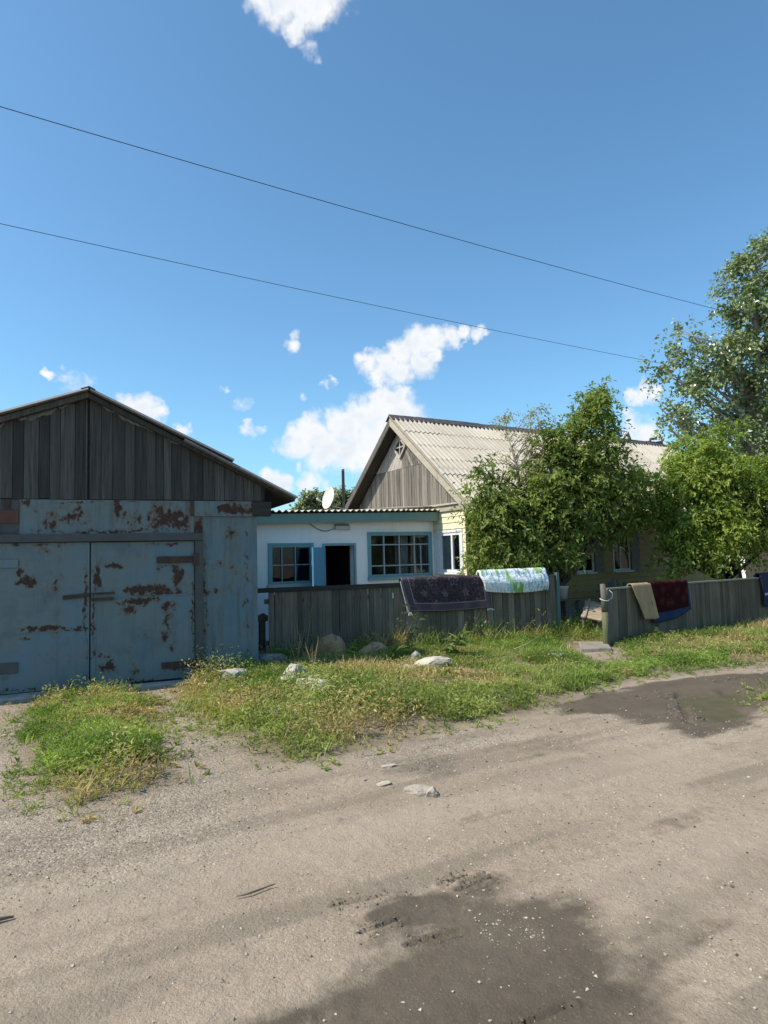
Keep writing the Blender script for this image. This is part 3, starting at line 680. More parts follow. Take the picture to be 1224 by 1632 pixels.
# vent window in the gable
vw = bpy.data.objects.new('vent_window', None); COL.objects.link(vw); vw.parent = house
def ybar(p, q, wdt, x0, x1, name, mat, par):
    d = Vector((q[0] - p[0], q[1] - p[1])).normalized(); n_ = Vector((-d.y, d.x)) * wdt / 2
    MB().prismx([(p[0] - n_.x, p[1] - n_.y), (q[0] - n_.x, q[1] - n_.y), (q[0] + n_.x, q[1] + n_.y), (p[0] + n_.x, p[1] + n_.y)], x0, x1).build(name, mat, par)
vp = [(2.62, 4.79), (2.92, 4.54), (2.64, 4.26), (2.36, 4.54)]
MB().prismx(vp, 0.004, 0.012).build('opening', 'dark_pane', vw)
for i in range(4): ybar(vp[i], vp[(i + 1) % 4], 0.05, -0.03 - .003 * i, 0.003, 'frame', 'house_wood_pale', vw)
ybar((2.62, 4.79), (2.64, 4.26), 0.04, -0.022, 0.001, 'glazing_bar', 'house_wood_pale', vw); ybar((2.92, 4.54), (2.36, 4.54), 0.04, -0.024, 0.0, 'glazing_bar', 'house_wood_pale', vw)
# trim board under the gable
MB().box(-0.05, 0.05, -0.05, HW, 2.722, 2.86).build('trim_board', 'trim_wood', house)
MB().prismx([(-.05, 2.862), (HW, 2.862), (HW, 2.93), (-.05, 2.90)], -0.09, 0.014).build('drip_board', 'trim_wood', house)
# rakes, soffits
EY = -0.52
for side, yo in ((-1, EY), (1, HW - EY)):
    zo = roof_z(yo)
    MB().prismx([(RY, RZ - .005), (yo, zo - .005), (yo, zo - .18), (RY, RZ - .20)][::side], -OV - .03, -OV).build('rake_board', 'trim_wood' if side < 0 else 'grey_wood', house)
    MB().prismx([(RY, RZ - .03), (yo, zo - .03), (yo, zo - .055), (RY, RZ - .06)][::side], -OV + .002, HL + .1).build('roof_deck', 'dark_wood', house)
    if side < 0:      # a second, flat cover strip on the verge
        MB().prismx([(RY, RZ + .062), (yo, zo + .062), (yo, zo + .037), (RY, RZ + .037)], -OV - .035, -OV + .11).build('verge_strip', 'trim_wood', house)
    box('eave_fascia', 'trim_wood', house, -OV + .004, HL + .1, yo - .012 if side < 0 else yo + .002, yo - .002 if side < 0 else yo + .012, zo - .17, zo - .01)
# roof sheets
WAVE = 0.14; SW = WAVE * 8
slope_len = (RY - EY) / math.cos(SA); rows = 6; rl = slope_len / rows
sm = sheet_mesh(SW + 0.03, rl + .10, 8, 0.042); auto_sharp(sm)
cols = int(math.ceil((HL + .15 + OV) / SW))
for side in (0, 1):
    for r_ in range(rows):
        for c_ in range(cols):
            o = obj('roof_sheet', sm, 'slate', house)
            s_ = r_ * rl; yy = RY - s_ * math.cos(SA); zz = RZ - s_ * math.sin(SA)
            x0 = -OV + c_ * SW + random.uniform(-.008, .008)
            o.rotation_euler = (SA - 0.016 + random.uniform(-.004, .004), random.uniform(-.003, .003), random.uniform(-.004, .004))
            o.location = (x0, yy - .012, zz + .014 + random.uniform(0, .008))
            if side:
                o.rotation_euler = (SA - 0.016, 0, math.pi); o.location = (x0 + SW + .03, 2 * RY - yy + .012, zz + .014)
# ridge cap, slightly ragged
b = MB(); n = 26
for i in range(n):
    xa, xb = -OV - .04 + i * (HL + .5) / n, -OV - .04 + (i + 1) * (HL + .5) / n + .02; h = random.uniform(-.012, .012)
    b.prismx([(RY - .17, RZ - .065 + h), (RY, RZ + .088 + h), (RY + .17, RZ - .065 + h), (RY + .17, RZ - .04 + h), (RY, RZ + .112 + h), (RY - .17, RZ - .04 + h)], xa, xb)
b.build('ridge_cap', 'ridge', house)
for pts, rd in (([(HL - .1, RY, RZ + .08), (HL + .15, RY, RZ + .14), (HL + .3, RY, RZ + .27)], [.06, .05, .02]), ([(HL - .5, RY, RZ + .08), (HL - .42, RY, RZ + .2), (HL - .15, RY, RZ + .22)], [.04, .05, .03]), ([(HL - 1.5, RY, RZ + .08), (HL - 1.55, RY, RZ + .36)], [.07, .015])):
    MB().tube(pts, rd, 6).build('ridge_ornament', 'ridge', house)
# windows: frame, panes, sill
def win_x(parent, x0, x1, z0, z1, y, mull=(), trans=(), fw=.05, fm='white_paint', pm='pane', depth=.06, mw=.03, mm=None, subs=True):
    wdw = bpy.data.objects.new('window', None); COL.objects.link(wdw); wdw.parent = parent
    b = MB(); b.box(x0, x0 + fw, y - depth / 2, y + depth / 2, z0, z1); b.box(x1 - fw, x1, y - depth / 2, y + depth / 2, z0, z1)
    b.box(x0 + fw, x1 - fw, y - depth / 2 + .001, y + depth / 2, z0, z0 + fw); b.box(x0 + fw, x1 - fw, y - depth / 2 + .001, y + depth / 2, z1 - fw, z1)
    b.build('frame', fm, wdw, bevel=.004)
    xs = [x0 + fw] + list(mull) + [x1 - fw]; zs = [z0 + fw] + list(trans) + [z1 - fw]
    for q in mull: box('mullion', mm or fm, wdw, q - mw / 2, q + mw / 2, y - depth / 2 + .008, y + depth / 2 - .01, z0 + fw, z1 - fw)
    for q in trans: box('glazing_bar', mm or fm, wdw, x0 + fw, x1 - fw, y - depth / 2 + .012, y + depth / 2 - .014, q - mw / 2, q + mw / 2)
    for i in range(len(xs) - 1):
        for j in range(len(zs) - 1):
            p = pm(i, j) if callable(pm) else pm
            MB().add([(xs[i], y, zs[j]), (xs[i + 1], y, zs[j]), (xs[i + 1], y, zs[j + 1]), (xs[i], y, zs[j + 1])], [(0, 1, 2, 3)]).build('pane', p, wdw)
    return wdw
for i, (x0, x1, z0, z1) in enumerate(FW):
    wdw = win_x(house, x0, x1, z0, z1, 0.01, [x0 + (x1 - x0) * .42], [], .045, 'white_paint' if i < 2 else 'blue_frame', 'dark_pane')
    box('sill', 'white_paint', wdw, x0 - .04, x1 + .04, -.1, .0, z0 - .045, z0 - .003)
    if i < 2:
        for k in range(4):
            xa = x1 + .02 + k * .085
            box('shutter_board', 'shutter', house, xa, xa + .082, -.05, -.022, z0, z1)
# gable window (faces local -x): build along y
gw = bpy.data.objects.new('window', None); COL.objects.link(gw); gw.parent = house
def gbox(name, mat, y0, y1, z0, z1, xa, xb): return box(name, mat, gw, xa, xb, y0, y1, z0, z1)
gbox('frame', 'white_paint', .17, .225, 1.31, 2.22, -.02, .05); gbox('frame', 'white_paint', .915, .97, 1.31, 2.22, -.02, .05)
gbox('frame', 'white_paint', .225, .915, 1.31, 1.37, -.019, .05); gbox('frame', 'white_paint', .225, .915, 2.16, 2.22, -.019, .05)
gbox('mullion', 'white_paint', .475, .535, 1.37, 2.16, -.025, .04)
for ya, yb_ in ((.225, .475), (.535, .915)): MB().add([(.014, yb_, 1.37), (.014, ya, 1.37), (.014, ya, 2.16), (.014, yb_, 2.16)], [(0, 1, 2, 3)]).build('pane', 'pane', gw)
gbox('curtain', 'curtain', .535, .915, 1.37, 2.16, .035, .045); gbox('curtain', 'interior', .225, .475, 1.37, 2.16, .035, .045)  # second sheet is no curtain: dark colour stands for the unlit room
gbox('sill', 'white_paint', .08, 1.02, 1.265, 1.305, -.10, .02); gbox('casing', 'white_paint', .10, 1.06, 2.225, 2.29, -.035, .05)
gbox('casing', 'white_paint', .972, 1.22, 1.27, 2.225, -.03, .05); gbox('casing', 'white_paint', .10, .168, 1.31, 2.225, -.03, .05)

# ================================================================== WHITE ANNEX
AA = R(26.5); AO = (HO[0] - math.sin(HA) * 1.22, HO[1] + math.cos(HA) * 1.22)
annex = thing('annex', 'low whitewashed annex with teal fascia between the garage and the house', 'annex', (AO[0], AO[1], 0), AA)
W1 = (-4.06, -3.12, 1.18, 2.01); DR = (-2.86, -2.12, 0.05, 1.98); W2 = (-1.74, -0.12, 1.25, 2.24)
def wall_open(name, mat, parent, x0, x1, y0, y1, z0, z1, ops):
    b = MB(); xs = sorted({x0, x1} | {q for o_ in ops for q in o_[:2]})
    for a, c in zip(xs[:-1], xs[1:]):
        cur = [(z0, z1)]
        for o_ in ops:
            if o_[0] <= a + 1e-6 and o_[1] >= c - 1e-6:
                cur = [q for (p, r) in cur for q in ((p, min(r, o_[2])), (max(p, o_[3]), r)) if q[1] - q[0] > .005]
        for p, r in cur: b.box(a, c, y0, y1, p, r)
    return b.build(name, mat, parent)
wall_open('front_wall', 'white_wall', annex, -5.6, -0.02, 0, .22, -.1, 2.52, [W1, DR, W2])
box('side_wall', 'white_wall', annex, -5.6, -5.38, .222, 3.3, -.1, 2.5)
box('back_wall', 'interior', annex, -5.378, -0.02, 3.1, 3.3, -.1, 2.6)
box('added_dark_sheet', 'interior', annex, -5.377, -5.34, .222, 3.09, .04, 2.5); box('partition', 'interior', annex, -1.95, -1.87, .222, 3.09, -.1, 2.5)  # dark sheet added over the white side wall so the panes look dark
box('floor', 'interior', annex, -5.378, -0.02, .222, 3.09, -.1, .04)
box('ceiling', 'interior', annex, -5.55, -.04, -.05, 3.3, 2.525, 2.56)
win_x(annex, *W1, .03, [-3.80, -3.50], [1.58], .05, 'blue_frame', lambda i, j: 'pane_sky_reflection' if (i, j) == (2, 0) else 'pane', .1, .022, 'muntin')
win_x(annex, *W2, .03, [-1.36, -.96, -.56], [1.50, 1.98], .05, 'blue_frame', 'pane', .1, .028, 'muntin')
box('glazing_bar', 'muntin', annex, -.39, -.365, .012, .04, 1.33, 1.97)
b = MB()                                  # grey curtain, gathered, behind the right window
n = 26; pts = [(-.99 + .36 * i / n, .16 + .018 * math.sin(i * 1.5)) for i in range(n + 1)]
b.add([(x, y, z) for z in (1.28, 2.2) for x, y in pts], [(i, i + 1, i + n + 2, i + n + 1) for i in range(n)]); b.build('curtain', 'curtain', annex)
for (x0, x1, z0) in ((W1[0] - .06, W1[1] + .05, 1.10), (W2[0] - .05, W2[1] + .03, 1.17)):
    box('sill', 'ledge' if x0 < -3 else 'blue_frame', annex, x0, x1, -.07, .03, z0, z0 + .075)
# blue casings proud of the wall
def casing(x0, x1, z0, z1, wd, bottom=True):
    box('casing', 'blue_frame', annex, x0 - wd, x0, -.028, .02, z0, z1); box('casing', 'blue_frame', annex, x1, x1 + wd, -.028, .02, z0, z1)
    box('casing', 'blue_frame', annex, x0 - wd, x1 + wd, -.031, .02, z1, z1 + wd)
casing(*W2[:2], W2[2], W2[3], .035); casing(*W1[:2], W1[2], W1[3], .04); casing(DR[0] + .04, DR[1], DR[2], DR[3], .05)
# open blue door
dl = MB()
for k in range(5): dl.box(k * .14, k * .14 + .134, -.018, .018, .02, 1.88)
dl.box(.02, .68, -.032, -.0185, .35, .45); dl.box(.02, .68, -.032, -.0185, 1.5, 1.6)
d = dl.build('door_leaf', 'blue_door', annex); d.location = (DR[0] + .03, -.04, .06); d.rotation_euler = (0, 0, R(180 + 47))
h = MB().tube([(.62, .02, .95), (.62, .06, .95), (.62, .06, 1.08), (.62, .02, 1.08)], .009, 6).build('handle', 'steel', d)
# teal fascia, wavy slate roof edge
FZ0, FZ1 = 2.50, 2.70
MB().add([(-5.3, -.24, FZ0 - .06), (-.02, -.24, FZ0 + .02), (-.02, -.21, FZ0 + .02), (-5.3, -.21, FZ0 - .06), (-5.3, -.24, FZ1 - .06), (-.02, -.24, FZ1 + .03), (-.02, -.21, FZ1 + .03), (-5.3, -.21, FZ1 - .06)],
         [(0, 3, 2, 1), (4, 5, 6, 7), (0, 1, 5, 4), (1, 2, 6, 5), (2, 3, 7, 6), (3, 0, 4, 7)]).build('fascia', 'teal', annex)
MB().add([(-5.3, -.208, FZ0 - .05), (-.02, -.208, FZ0 + .03), (-.02, .0, FZ0 + .03), (-5.3, .0, FZ0 - .05), (-5.3, -.208, FZ0 - .03), (-.02, -.208, FZ0 + .05), (-.02, .0, FZ0 + .05), (-5.3, .0, FZ0 - .03)],
         [(0, 3, 2, 1), (4, 5, 6, 7), (0, 1, 5, 4), (1, 2, 6, 5), (2, 3, 7, 6), (3, 0, 4, 7)]).build('soffit', 'teal', annex)
am = sheet_mesh(1.15, 3.7, 8, 0.045); auto_sharp(am)
for k in range(5):
    o = obj('roof_sheet', am, 'slate', annex); x0 = -5.42 + k * 1.12
    o.rotation_euler = (R(1.2), -.016, 0); o.location = (x0, 3.38, 2.66 + .0165 * (x0 + 5.4) + .08)
# strip lamp with its cable
lp = bpy.data.objects.new('wall_lamp', None); COL.objects.link(lp); lp.parent = annex
box('lamp_housing', 'cable_white', lp, -2.58, -2.22, -.09, -.002, 2.33, 2.42, bevel=.015); box('lamp_base', 'steel', lp, -2.56, -2.24, -.06, -.003, 2.42, 2.455)
MB().tube([(-2.60 - .55 * k / 12, -.02, 2.36 - .11 * math.sin(math.pi * k / 12) * (1 - .2 * k / 12) + .10 * k / 12) for k in range(13)], .008, 5).build('lamp_cable', 'wire', lp)
# flashing where annex roof meets the gable
MB().add([(-1.5, .25, 2.80), (-.06, -.1, 2.86), (-.06, 1.6, 2.97), (-1.5, 1.4, 2.86), (-1.5, .25, 2.83), (-.06, -.1, 2.89), (-.06, 1.6, 3.0), (-1.5, 1.4, 2.89)],
         [(0, 3, 2, 1), (4, 5, 6, 7), (0, 1, 5, 4), (1, 2, 6, 5), (2, 3, 7, 6), (3, 0, 4, 7)]).build('flashing', 'trim_wood', annex)

# ================================================================== GARAGE
GA = R(23.5); GO = (-4.08, 9.07)
garage = thing('garage', 'blue rusty sheet metal garage with dark plank gable and double doors', 'garage', (GO[0], GO[1], 0), GA)
MT['m_left'] = blue_metal('left_leaf_paint', [(-.72, 1.48, .16, .09, 1.5), (-.55, .86, .5, .05, 1.6), (-.82, 1.62, .06, .05, 1.4), (-.12, .84, .2, .05, 1.4), (-.75, .72, .1, .05, 1.3), (-.02, .55, .04, .5, .9), (-.03, 1.1, .03, .9, 1.15), (-.7, .08, .8, .03, 1.1), (-.7, 1.98, .7, .02, 1.0), (-1.1, 1.62, .12, .05, 1.2), (-1.1, .25, .2, .06, 1.2)], .35)
MT['m_right'] = blue_metal('right_leaf_paint', [(.75, 1.33, .42, .085, 1.9), (.62, 1.16, .36, .06, 1.9), (.50, 1.03, .14, .09, 1.7), (.9, 1.27, .45, .05, 1.6), (1.18, 1.52, .09, .3, 1.5), (1.05, 1.06, .12, .16, 1.5), (.12, 1.5, .06, .32, 1.5), (.25, .28, .18, .12, 1.5), (.33, 1.68, .2, .07, 1.3), (1.0, .78, .06, .25, 1.1), (.2, .45, .1, .06, 1.2), (1.1, .47, .08, .08, 1.2), (.9, 1.95, .5, .03, 1.2), (.06, .9, .03, .9, 1.15), (.7, .08, .7, .03, 1.1), (1.39, 1.0, .025, 1.0, 1.1), (1.15, 1.66, .25, .03, 1.3), (1.15, .17, .25, .03, 1.3)], .35, amount=.05)
MT['m_strip'] = blue_metal('upper_strip_paint', [(-.2, 2.35, .35, .22, 1.05), (1.0, 2.33, .32, .25, 1.35), (.38, 2.48, .07, .25, 1.4), (.6, 2.3, .3, .15, 1.0), (1.25, 2.25, .25, .15, 1.2), (.2, 2.14, 1.3, .035, 1.2), (-.45, 2.3, .25, .22, 1.0), (.15, 2.56, 1.2, .02, 1.0), (1.2, 2.4, .2, .2, 1.2)], .75, amount=.2)
MT['m_strip_r'] = blue_metal('upper_right_strip_paint', [(1.95, 2.47, .28, .13, 1.6), (2.3, 2.47, .2, .15, 1.6), (1.6, 2.4, .12, .05, 1.2)], .7, amount=.12)
MT['m_side'] = blue_metal('side_panel_paint', [(1.95, 2.1, .2, .1, 1.0), (1.56, 1.2, .03, 1.1, 1.1), (1.9, .1, .4, .06, 1.0), (2.15, 1.3, .04, .9, .9), (1.7, 1.25, .2, .03, 1.0)], .75, base=(0.105, 0.168, 0.205))
MT['m_patch'] = blue_metal('patch_paint', [(1.47, 2.2, .2, .2, 1.3)], .9, dry=(0.105, 0.095, 0.08), amount=.1)
box('side_wall', 'greysteel', garage, 2.25, 2.33, .03, 6.0, -.1, 2.7); box('side_wall', 'greysteel', garage, -3.5, -3.42, .03, 6.0, -.1, 2.7)
box('back_wall', 'greysteel', garage, -3.419, 2.249, 5.9, 6.0, -.1, 2.6)
box('side_panel', 'm_side', garage, 1.535, 2.335, -.005, .028, 0.0, 2.359)
for z in (.35, .72, 1.1, 1.42, 1.75, 2.1):            # riveted tabs up the edge of the panel
    MB().tube([(2.17, -.008, z + .03), (2.19, -.008, z - .03)], .011, 5).build('rivet', 'greysteel', garage)
box('upper_strip', 'm_strip', garage, -.835, 1.408, -.016, .03, 2.12, 2.588); box('upper_strip', 'm_strip_r', garage, 1.412, 2.42, -.032, .03, 2.362, 2.588)
box('patch_plate', 'm_patch', garage, 1.412, 1.532, -.02, .03, 2.12, 2.36)
box('upper_strip', 'm_strip', garage, -3.5, -1.06, -.010, .03, 2.12, 2.588); box('upper_strip', 'greysteel', garage, -1.058, -.838, -.004, .03, 2.12, 2.588)
box('rust_plate', 'rust_plate', garage, -1.55, -.845, -.026, -.018, 2.27, 2.44); box('joint_strip', 'rusty', garage, -1.02, -.94, -.024, -.006, 2.442, 2.586)
box('joint_strip', 'rusty', garage, 1.36, 1.411, -.04, -.0165, 2.37, 2.587); box('beam_end', 'dark_wood', garage, 2.26, 2.55, -.05, .12, 2.37, 2.585)
box('lintel', 'greysteel', garage, -3.3, 1.53, -.07, .03, 2.012, 2.118, bevel=.006); box('door_post', 'greysteel', garage, 1.418, 1.532, -.05, .03, 0.0, 2.01, bevel=.006)
box('door_post', 'greysteel', garage, -1.5, -1.4, -.05, .03, 0.0, 2.01, bevel=.006); box('side_panel', 'm_side', garage, -3.5, -1.502, -.005, .028, 0, 2.01)
L_ = MB().box(-1.395, .018, -.02, .02, .05, 2.005).build('door_leaf', 'm_left', garage, bevel=.004)
Rr = MB().box(.034, 1.41, -.014, .02, .05, 2.0).build('door_leaf', 'm_right', garage, bevel=.004)
box('inner_wall', 'dark_wood', garage, -1.4, 1.42, .024, .03, .0, 2.01)
# doors: seams, angle strip, straps, latch
def ragged(name, mat, par, x0, x1, z0, z1, y0, y1, sl=0.0):
    MB().add([(x0, y0, z0), (x1, y0, z0 + sl), (x1, y1, z0 + sl), (x0, y1, z0), (x0, y0, z1), (x1, y0, z1 + sl), (x1, y1, z1 + sl), (x0, y1, z1)],
             [(0, 3, 2, 1), (4, 5, 6, 7), (0, 1, 5, 4), (1, 2, 6, 5), (2, 3, 7, 6), (3, 0, 4, 7)]).build(name, mat, par)
ragged('weld_seam', 'm_left', L_, -1.39, .012, .79, .808, -.027, -.0205, .03); ragged('weld_seam', 'm_right', Rr, .32, 1.40, 1.225, 1.245, -.022, -.0145, .0)
ragged('edge_strip', 'm_right', Rr, .036, .10, .06, 1.995, -.020, -.0145)
b = MB().box(.89, 1.43, -.036, -.015, 1.69, 1.785); b.box(1.39, 1.47, -.062, -.0365, 1.64, 1.83); b.build('hinge', 'rusty', Rr, bevel=.006)
b = MB().box(.95, 1.43, -.036, -.015, .20, .29); b.box(1.39, 1.47, -.062, -.0365, .15, .33); b.build('hinge', 'rusty', Rr, bevel=.006)
b = MB().box(-1.42, -.84, -.042, -.021, 1.68, 1.79); b.build('hinge', 'm_left', L_, bevel=.006)
b = MB().box(-1.42, -.83, -.042, -.021, .31, .45); b.build('hinge', 'greysteel', L_, bevel=.006)
ragged('latch_bar', 'rusty', L_, -.31, .015, 1.235, 1.29, -.044, -.021, .02)
b = MB().box(.02, .32, -.05, -.021, 1.20, 1.24); b.box(.025, .33, -.046, -.0145, 1.285, 1.31); b.build('latch_bar', 'rusty', Rr)
box('threshold', 'concrete', garage, -2.6, .55, -.34, -.02, -.12, .045, bevel=.02); box('threshold', 'concrete', garage, .56, 1.5, -.26, -.02, -.12, .03, bevel=.02)
# gable planks
GRZ = 4.0
def g_under(x): return GRZ - 0.485 * x if x > 0 else GRZ + 0.39 * x
xb = -3.6
while xb < 2.44:
    wd = random.choice((.11, .13, .15, .16, .18)); x1 = xb + wd
    if xb < -.01 < x1: x1 = -.012
    if abs(xb + .012) < 1e-6: xb = .012; x1 = xb + wd
    x1 = min(x1, 2.46); yo = random.uniform(-.008, .006); zl = 2.592 + random.uniform(0, .012)
    if g_under(x1) > 2.63: MB().prism([(xb, zl), (x1 - .006, zl), (x1 - .006, g_under(x1) + random.uniform(-.02, .02)), (xb, g_under(xb) + random.uniform(-.02, .02))], -.025 + yo, .0 + yo).build('gable_board', 'gar_wood', garage)
    xb = x1
MB().prism([(-3.5, 2.59), (2.44, 2.59), (0, 3.96)], .012, .03).build('gable_backing', 'dark_wood', garage)
# ragged filler smeared under the verge
for (xa, xb_, dep, sd) in ((-1.22, -1.02, .07, 1), (-.86, -.40, .12, 2), (-.38, -.26, .06, 7), (.18, .34, .05, 3), (.36, .84, .07, 4), (1.04, 1.2, .05, 5)):
    n = 40; xs = np.linspace(xa, xb_, n); nz = fbm(xs * 14, xs * 0 + sd, sd, 5); e_ = np.minimum(1, np.minimum(xs - xa, xb_ - xs) / .06)
    lo_ = [g_under(x) - .01 - dep * (0.15 + 1.1 * max(0, q - .25)) * k for x, q, k in zip(xs, nz, e_)]
    b = MB(); vs = []
    for x, z in zip(xs, lo_):
        hi_ = g_under(x) + .01; vs += [(x, -.030, hi_), (x, -.052 - .012 * math.sin(x * 60), (hi_ + z) / 2), (x, -.030, z)]
    b.add(vs, [(3 * i + k, 3 * i + 3 + k, 3 * i + 4 + k, 3 * i + 1 + k) for i in range(n - 1) for k in (0, 1)]); b.build('filler', 'foam', garage, smooth=True)
# verge boards + sheets
def rake(x0, x1, zoff, th, y0, y1, mat, name='verge_board'):
    MB().prism([(x0, g_under(x0) + zoff), (x1, g_under(x1) + zoff), (x1, g_under(x1) + zoff + th), (x0, g_under(x0) + zoff + th)], y0, y1).build(name, mat, garage)
rake(-3.9, -.0, .0, .075, -.14, -.10, 'gar_wood'); rake(0.004, 2.9, -.01, .07, -.14, -.10, 'gar_wood')
rake(-3.9, -.0, .0, .04, -.10, 6.1, 'dark_wood', 'roof_deck'); rake(0.004, 2.9, -.005, .03, -.10, 6.1, 'dark_wood', 'roof_deck')
ga1 = math.atan(.39); ga2 = math.atan(.485)
gm_ = sheet_mesh(1.15, 2.15, 8, 0.04); auto_sharp(gm_)
for c_ in range(6):
    for r_ in range(2):
        y0 = -.24 + c_ * 1.12; s_ = r_ * 2.0
        o = obj('roof_sheet', gm_, 'slate_dark', garage); o.rotation_euler = (ga1 - .008, 0, R(-90)); o.location = (-s_ * math.cos(ga1), y0 + 1.15, GRZ + .085 - s_ * math.sin(ga1))
        s2 = r_ * 1.38
        o = obj('roof_sheet', gm_ if r_ == 0 else gm_, 'slate_dark', garage); o.rotation_euler = (ga2 + (.012 if r_ else -.014), 0, R(90)); o.location = (s2 * math.cos(ga2) + .01, y0 - .0 - (.03 if r_ else 0), GRZ + (.075 if r_ == 0 else .045) - s2 * math.sin(ga2))
        o.scale = (1, 1.0 if r_ == 0 else .86, 1)
b = MB(); b.prism([(-.10, GRZ + .095), (0, GRZ + .132), (.08, GRZ + .095), (.08, GRZ + .103), (0, GRZ + .142), (-.10, GRZ + .103)], -.2, 6.2); b.build('ridge_cap', 'slate_dark', garage)

# ================================================================== FENCES
def fence(name, label, origin, ang, planks, zfun, mat, posts, rails, gapfun=None, y=0.0):
    f = thing(name, label, 'fence', (*origin, 0), ang)
    x = planks[0]
    while x < planks[1] - .03:
        wd = random.choice((.10, .12, .13, .14)); x1 = min(x + wd, planks[1])
        zt = zfun(x) + random.uniform(-.012, .012); lean = random.uniform(-.006, .006); yo = random.uniform(-.006, .006)
        MB().add([(x, y + yo, -.1), (x1 - .007, y + yo, -.1), (x1 - .007, y + yo + .022, -.1), (x, y + yo + .022, -.1), (x + lean, y + yo, zt), (x1 - .007 + lean, y + yo, zt + random.uniform(-.006, .006)), (x1 - .007 + lean, y + yo + .022, zt), (x + lean, y + yo + .022, zt)],
                 [(0, 3, 2, 1), (4, 5, 6, 7), (0, 1, 5, 4), (1, 2, 6, 5), (2, 3, 7, 6), (3, 0, 4, 7)]).build('plank', mat, f)
        x = x1 + (gapfun(x1) if gapfun else 0)
    for (px_, zt) in posts: box('post', mat, f, px_ - .05, px_ + .05, .075, .17, -.2, zt)
    for (x0, x1, z0, z1, ya, yb_, m_) in rails: box('rail', m_, f, x0, x1, ya, yb_, z0, z1)
    return f
FLA = R(20); FLO = (-2.15, 11.2)
fl = fence('plank_fence', 'dark weathered plank fence in front of the white annex, from garage to gateway', FLO, FLA, (.17, 5.9), lambda x: 1.16 + .016 * x if x < 2.6 else 1.21 + .012 * (x - 2.6), 'fence_wood',
           [(.24, 1.1), (2.6, 1.1), (4.4, 1.12)], [(-.16, 2.62, 1.145, 1.225, -.035, -.008, 'dark_wood'), (.1, 5.88, .95, 1.03, .031, .07, 'grey_wood'), (.1, 5.88, .25, .33, .031, .07, 'grey_wood'), (2.62, 5.9, 1.235, 1.262, -.02, .05, 'rail_wood')],
           lambda x: .03 if 4.28 < x < 4.42 else 0.0)
box('end_post', 'teal_post', fl, 5.90, 5.965, -.03, .06, -.2, 1.30, bevel=.006)
b = MB(); b.box(.02, .12, .08, .2, -.2, .66); b.prism([(-.05, .66), (.16, .66), (.16, .75), (.1, .79), (-.02, .74)], .06, .2); b.build('stub_post', 'dark_wood', fl)
box('paint_chip', 'cable_white', fl, 2.40, 2.42, -.034, -.009, .95, 1.05)
FRA = R(33); FRO = (3.93, 11.95)
fr = fence('plank_fence', 'grey-brown plank fence right of the gateway with rugs hung over it', FRO, FRA, (.12, 5.65), lambda x: 1.0 + .006 * x, 'fence_wood_r',
           [(1.9, .95), (3.8, .95), (5.6, .98)], [(.05, 5.65, 1.005, 1.035, -.03, .06, 'rail_wood'), (.1, 5.6, .72, .80, .031, .07, 'grey_wood'), (.1, 5.6, .2, .28, .031, .07, 'grey_wood')])
box('edge_board', 'grey_wood', fr, .045, .095, -.03, .08, -.1, 1.0)
fr2 = fence('plank_fence', 'low plank fence past the dark blue jacket at the right edge', (FRO[0] + 5.72 * math.cos(FRA), FRO[1] + 5.72 * math.sin(FRA)), FRA, (.0, 4.0), lambda x: .98, 'fence_wood_r', [(.1, .9), (2, .9)], [(0, 4, .7, .78, .031, .07, 'grey_wood')])
# gate post
gp = thing('gate_post', 'mossy round gate post tied with wire beside the gateway', 'post', (3.90, 11.86, 0), FRA)
b = MB(); b.tube([(.0, 0, -.3), (.005, 0, .3), (-.005, 0, .62)], [.065, .062, .06], 10); b.build('post', 'post_green', gp, smooth=True)
b = MB(); b.tube([(-.005, 0, .62), (-.01, 0, .9), (-.03, .005, 1.12)], [.058, .056, .045], 10); b.build('post_top', 'grey_wood', gp, smooth=True)
b = MB(); b.tube([(.075 * math.cos(a) , .075 * math.sin(a), .84 + .02 * math.sin(a)) for a in np.linspace(0, 2 * math.pi, 14)], .008, 5); b.tube([(.07, -.03, .84), (.13, -.06, .86), (.16, -.05, .95), (.14, 0, 1.0)], .008, 5); b.build('tie', 'cable_white', gp)

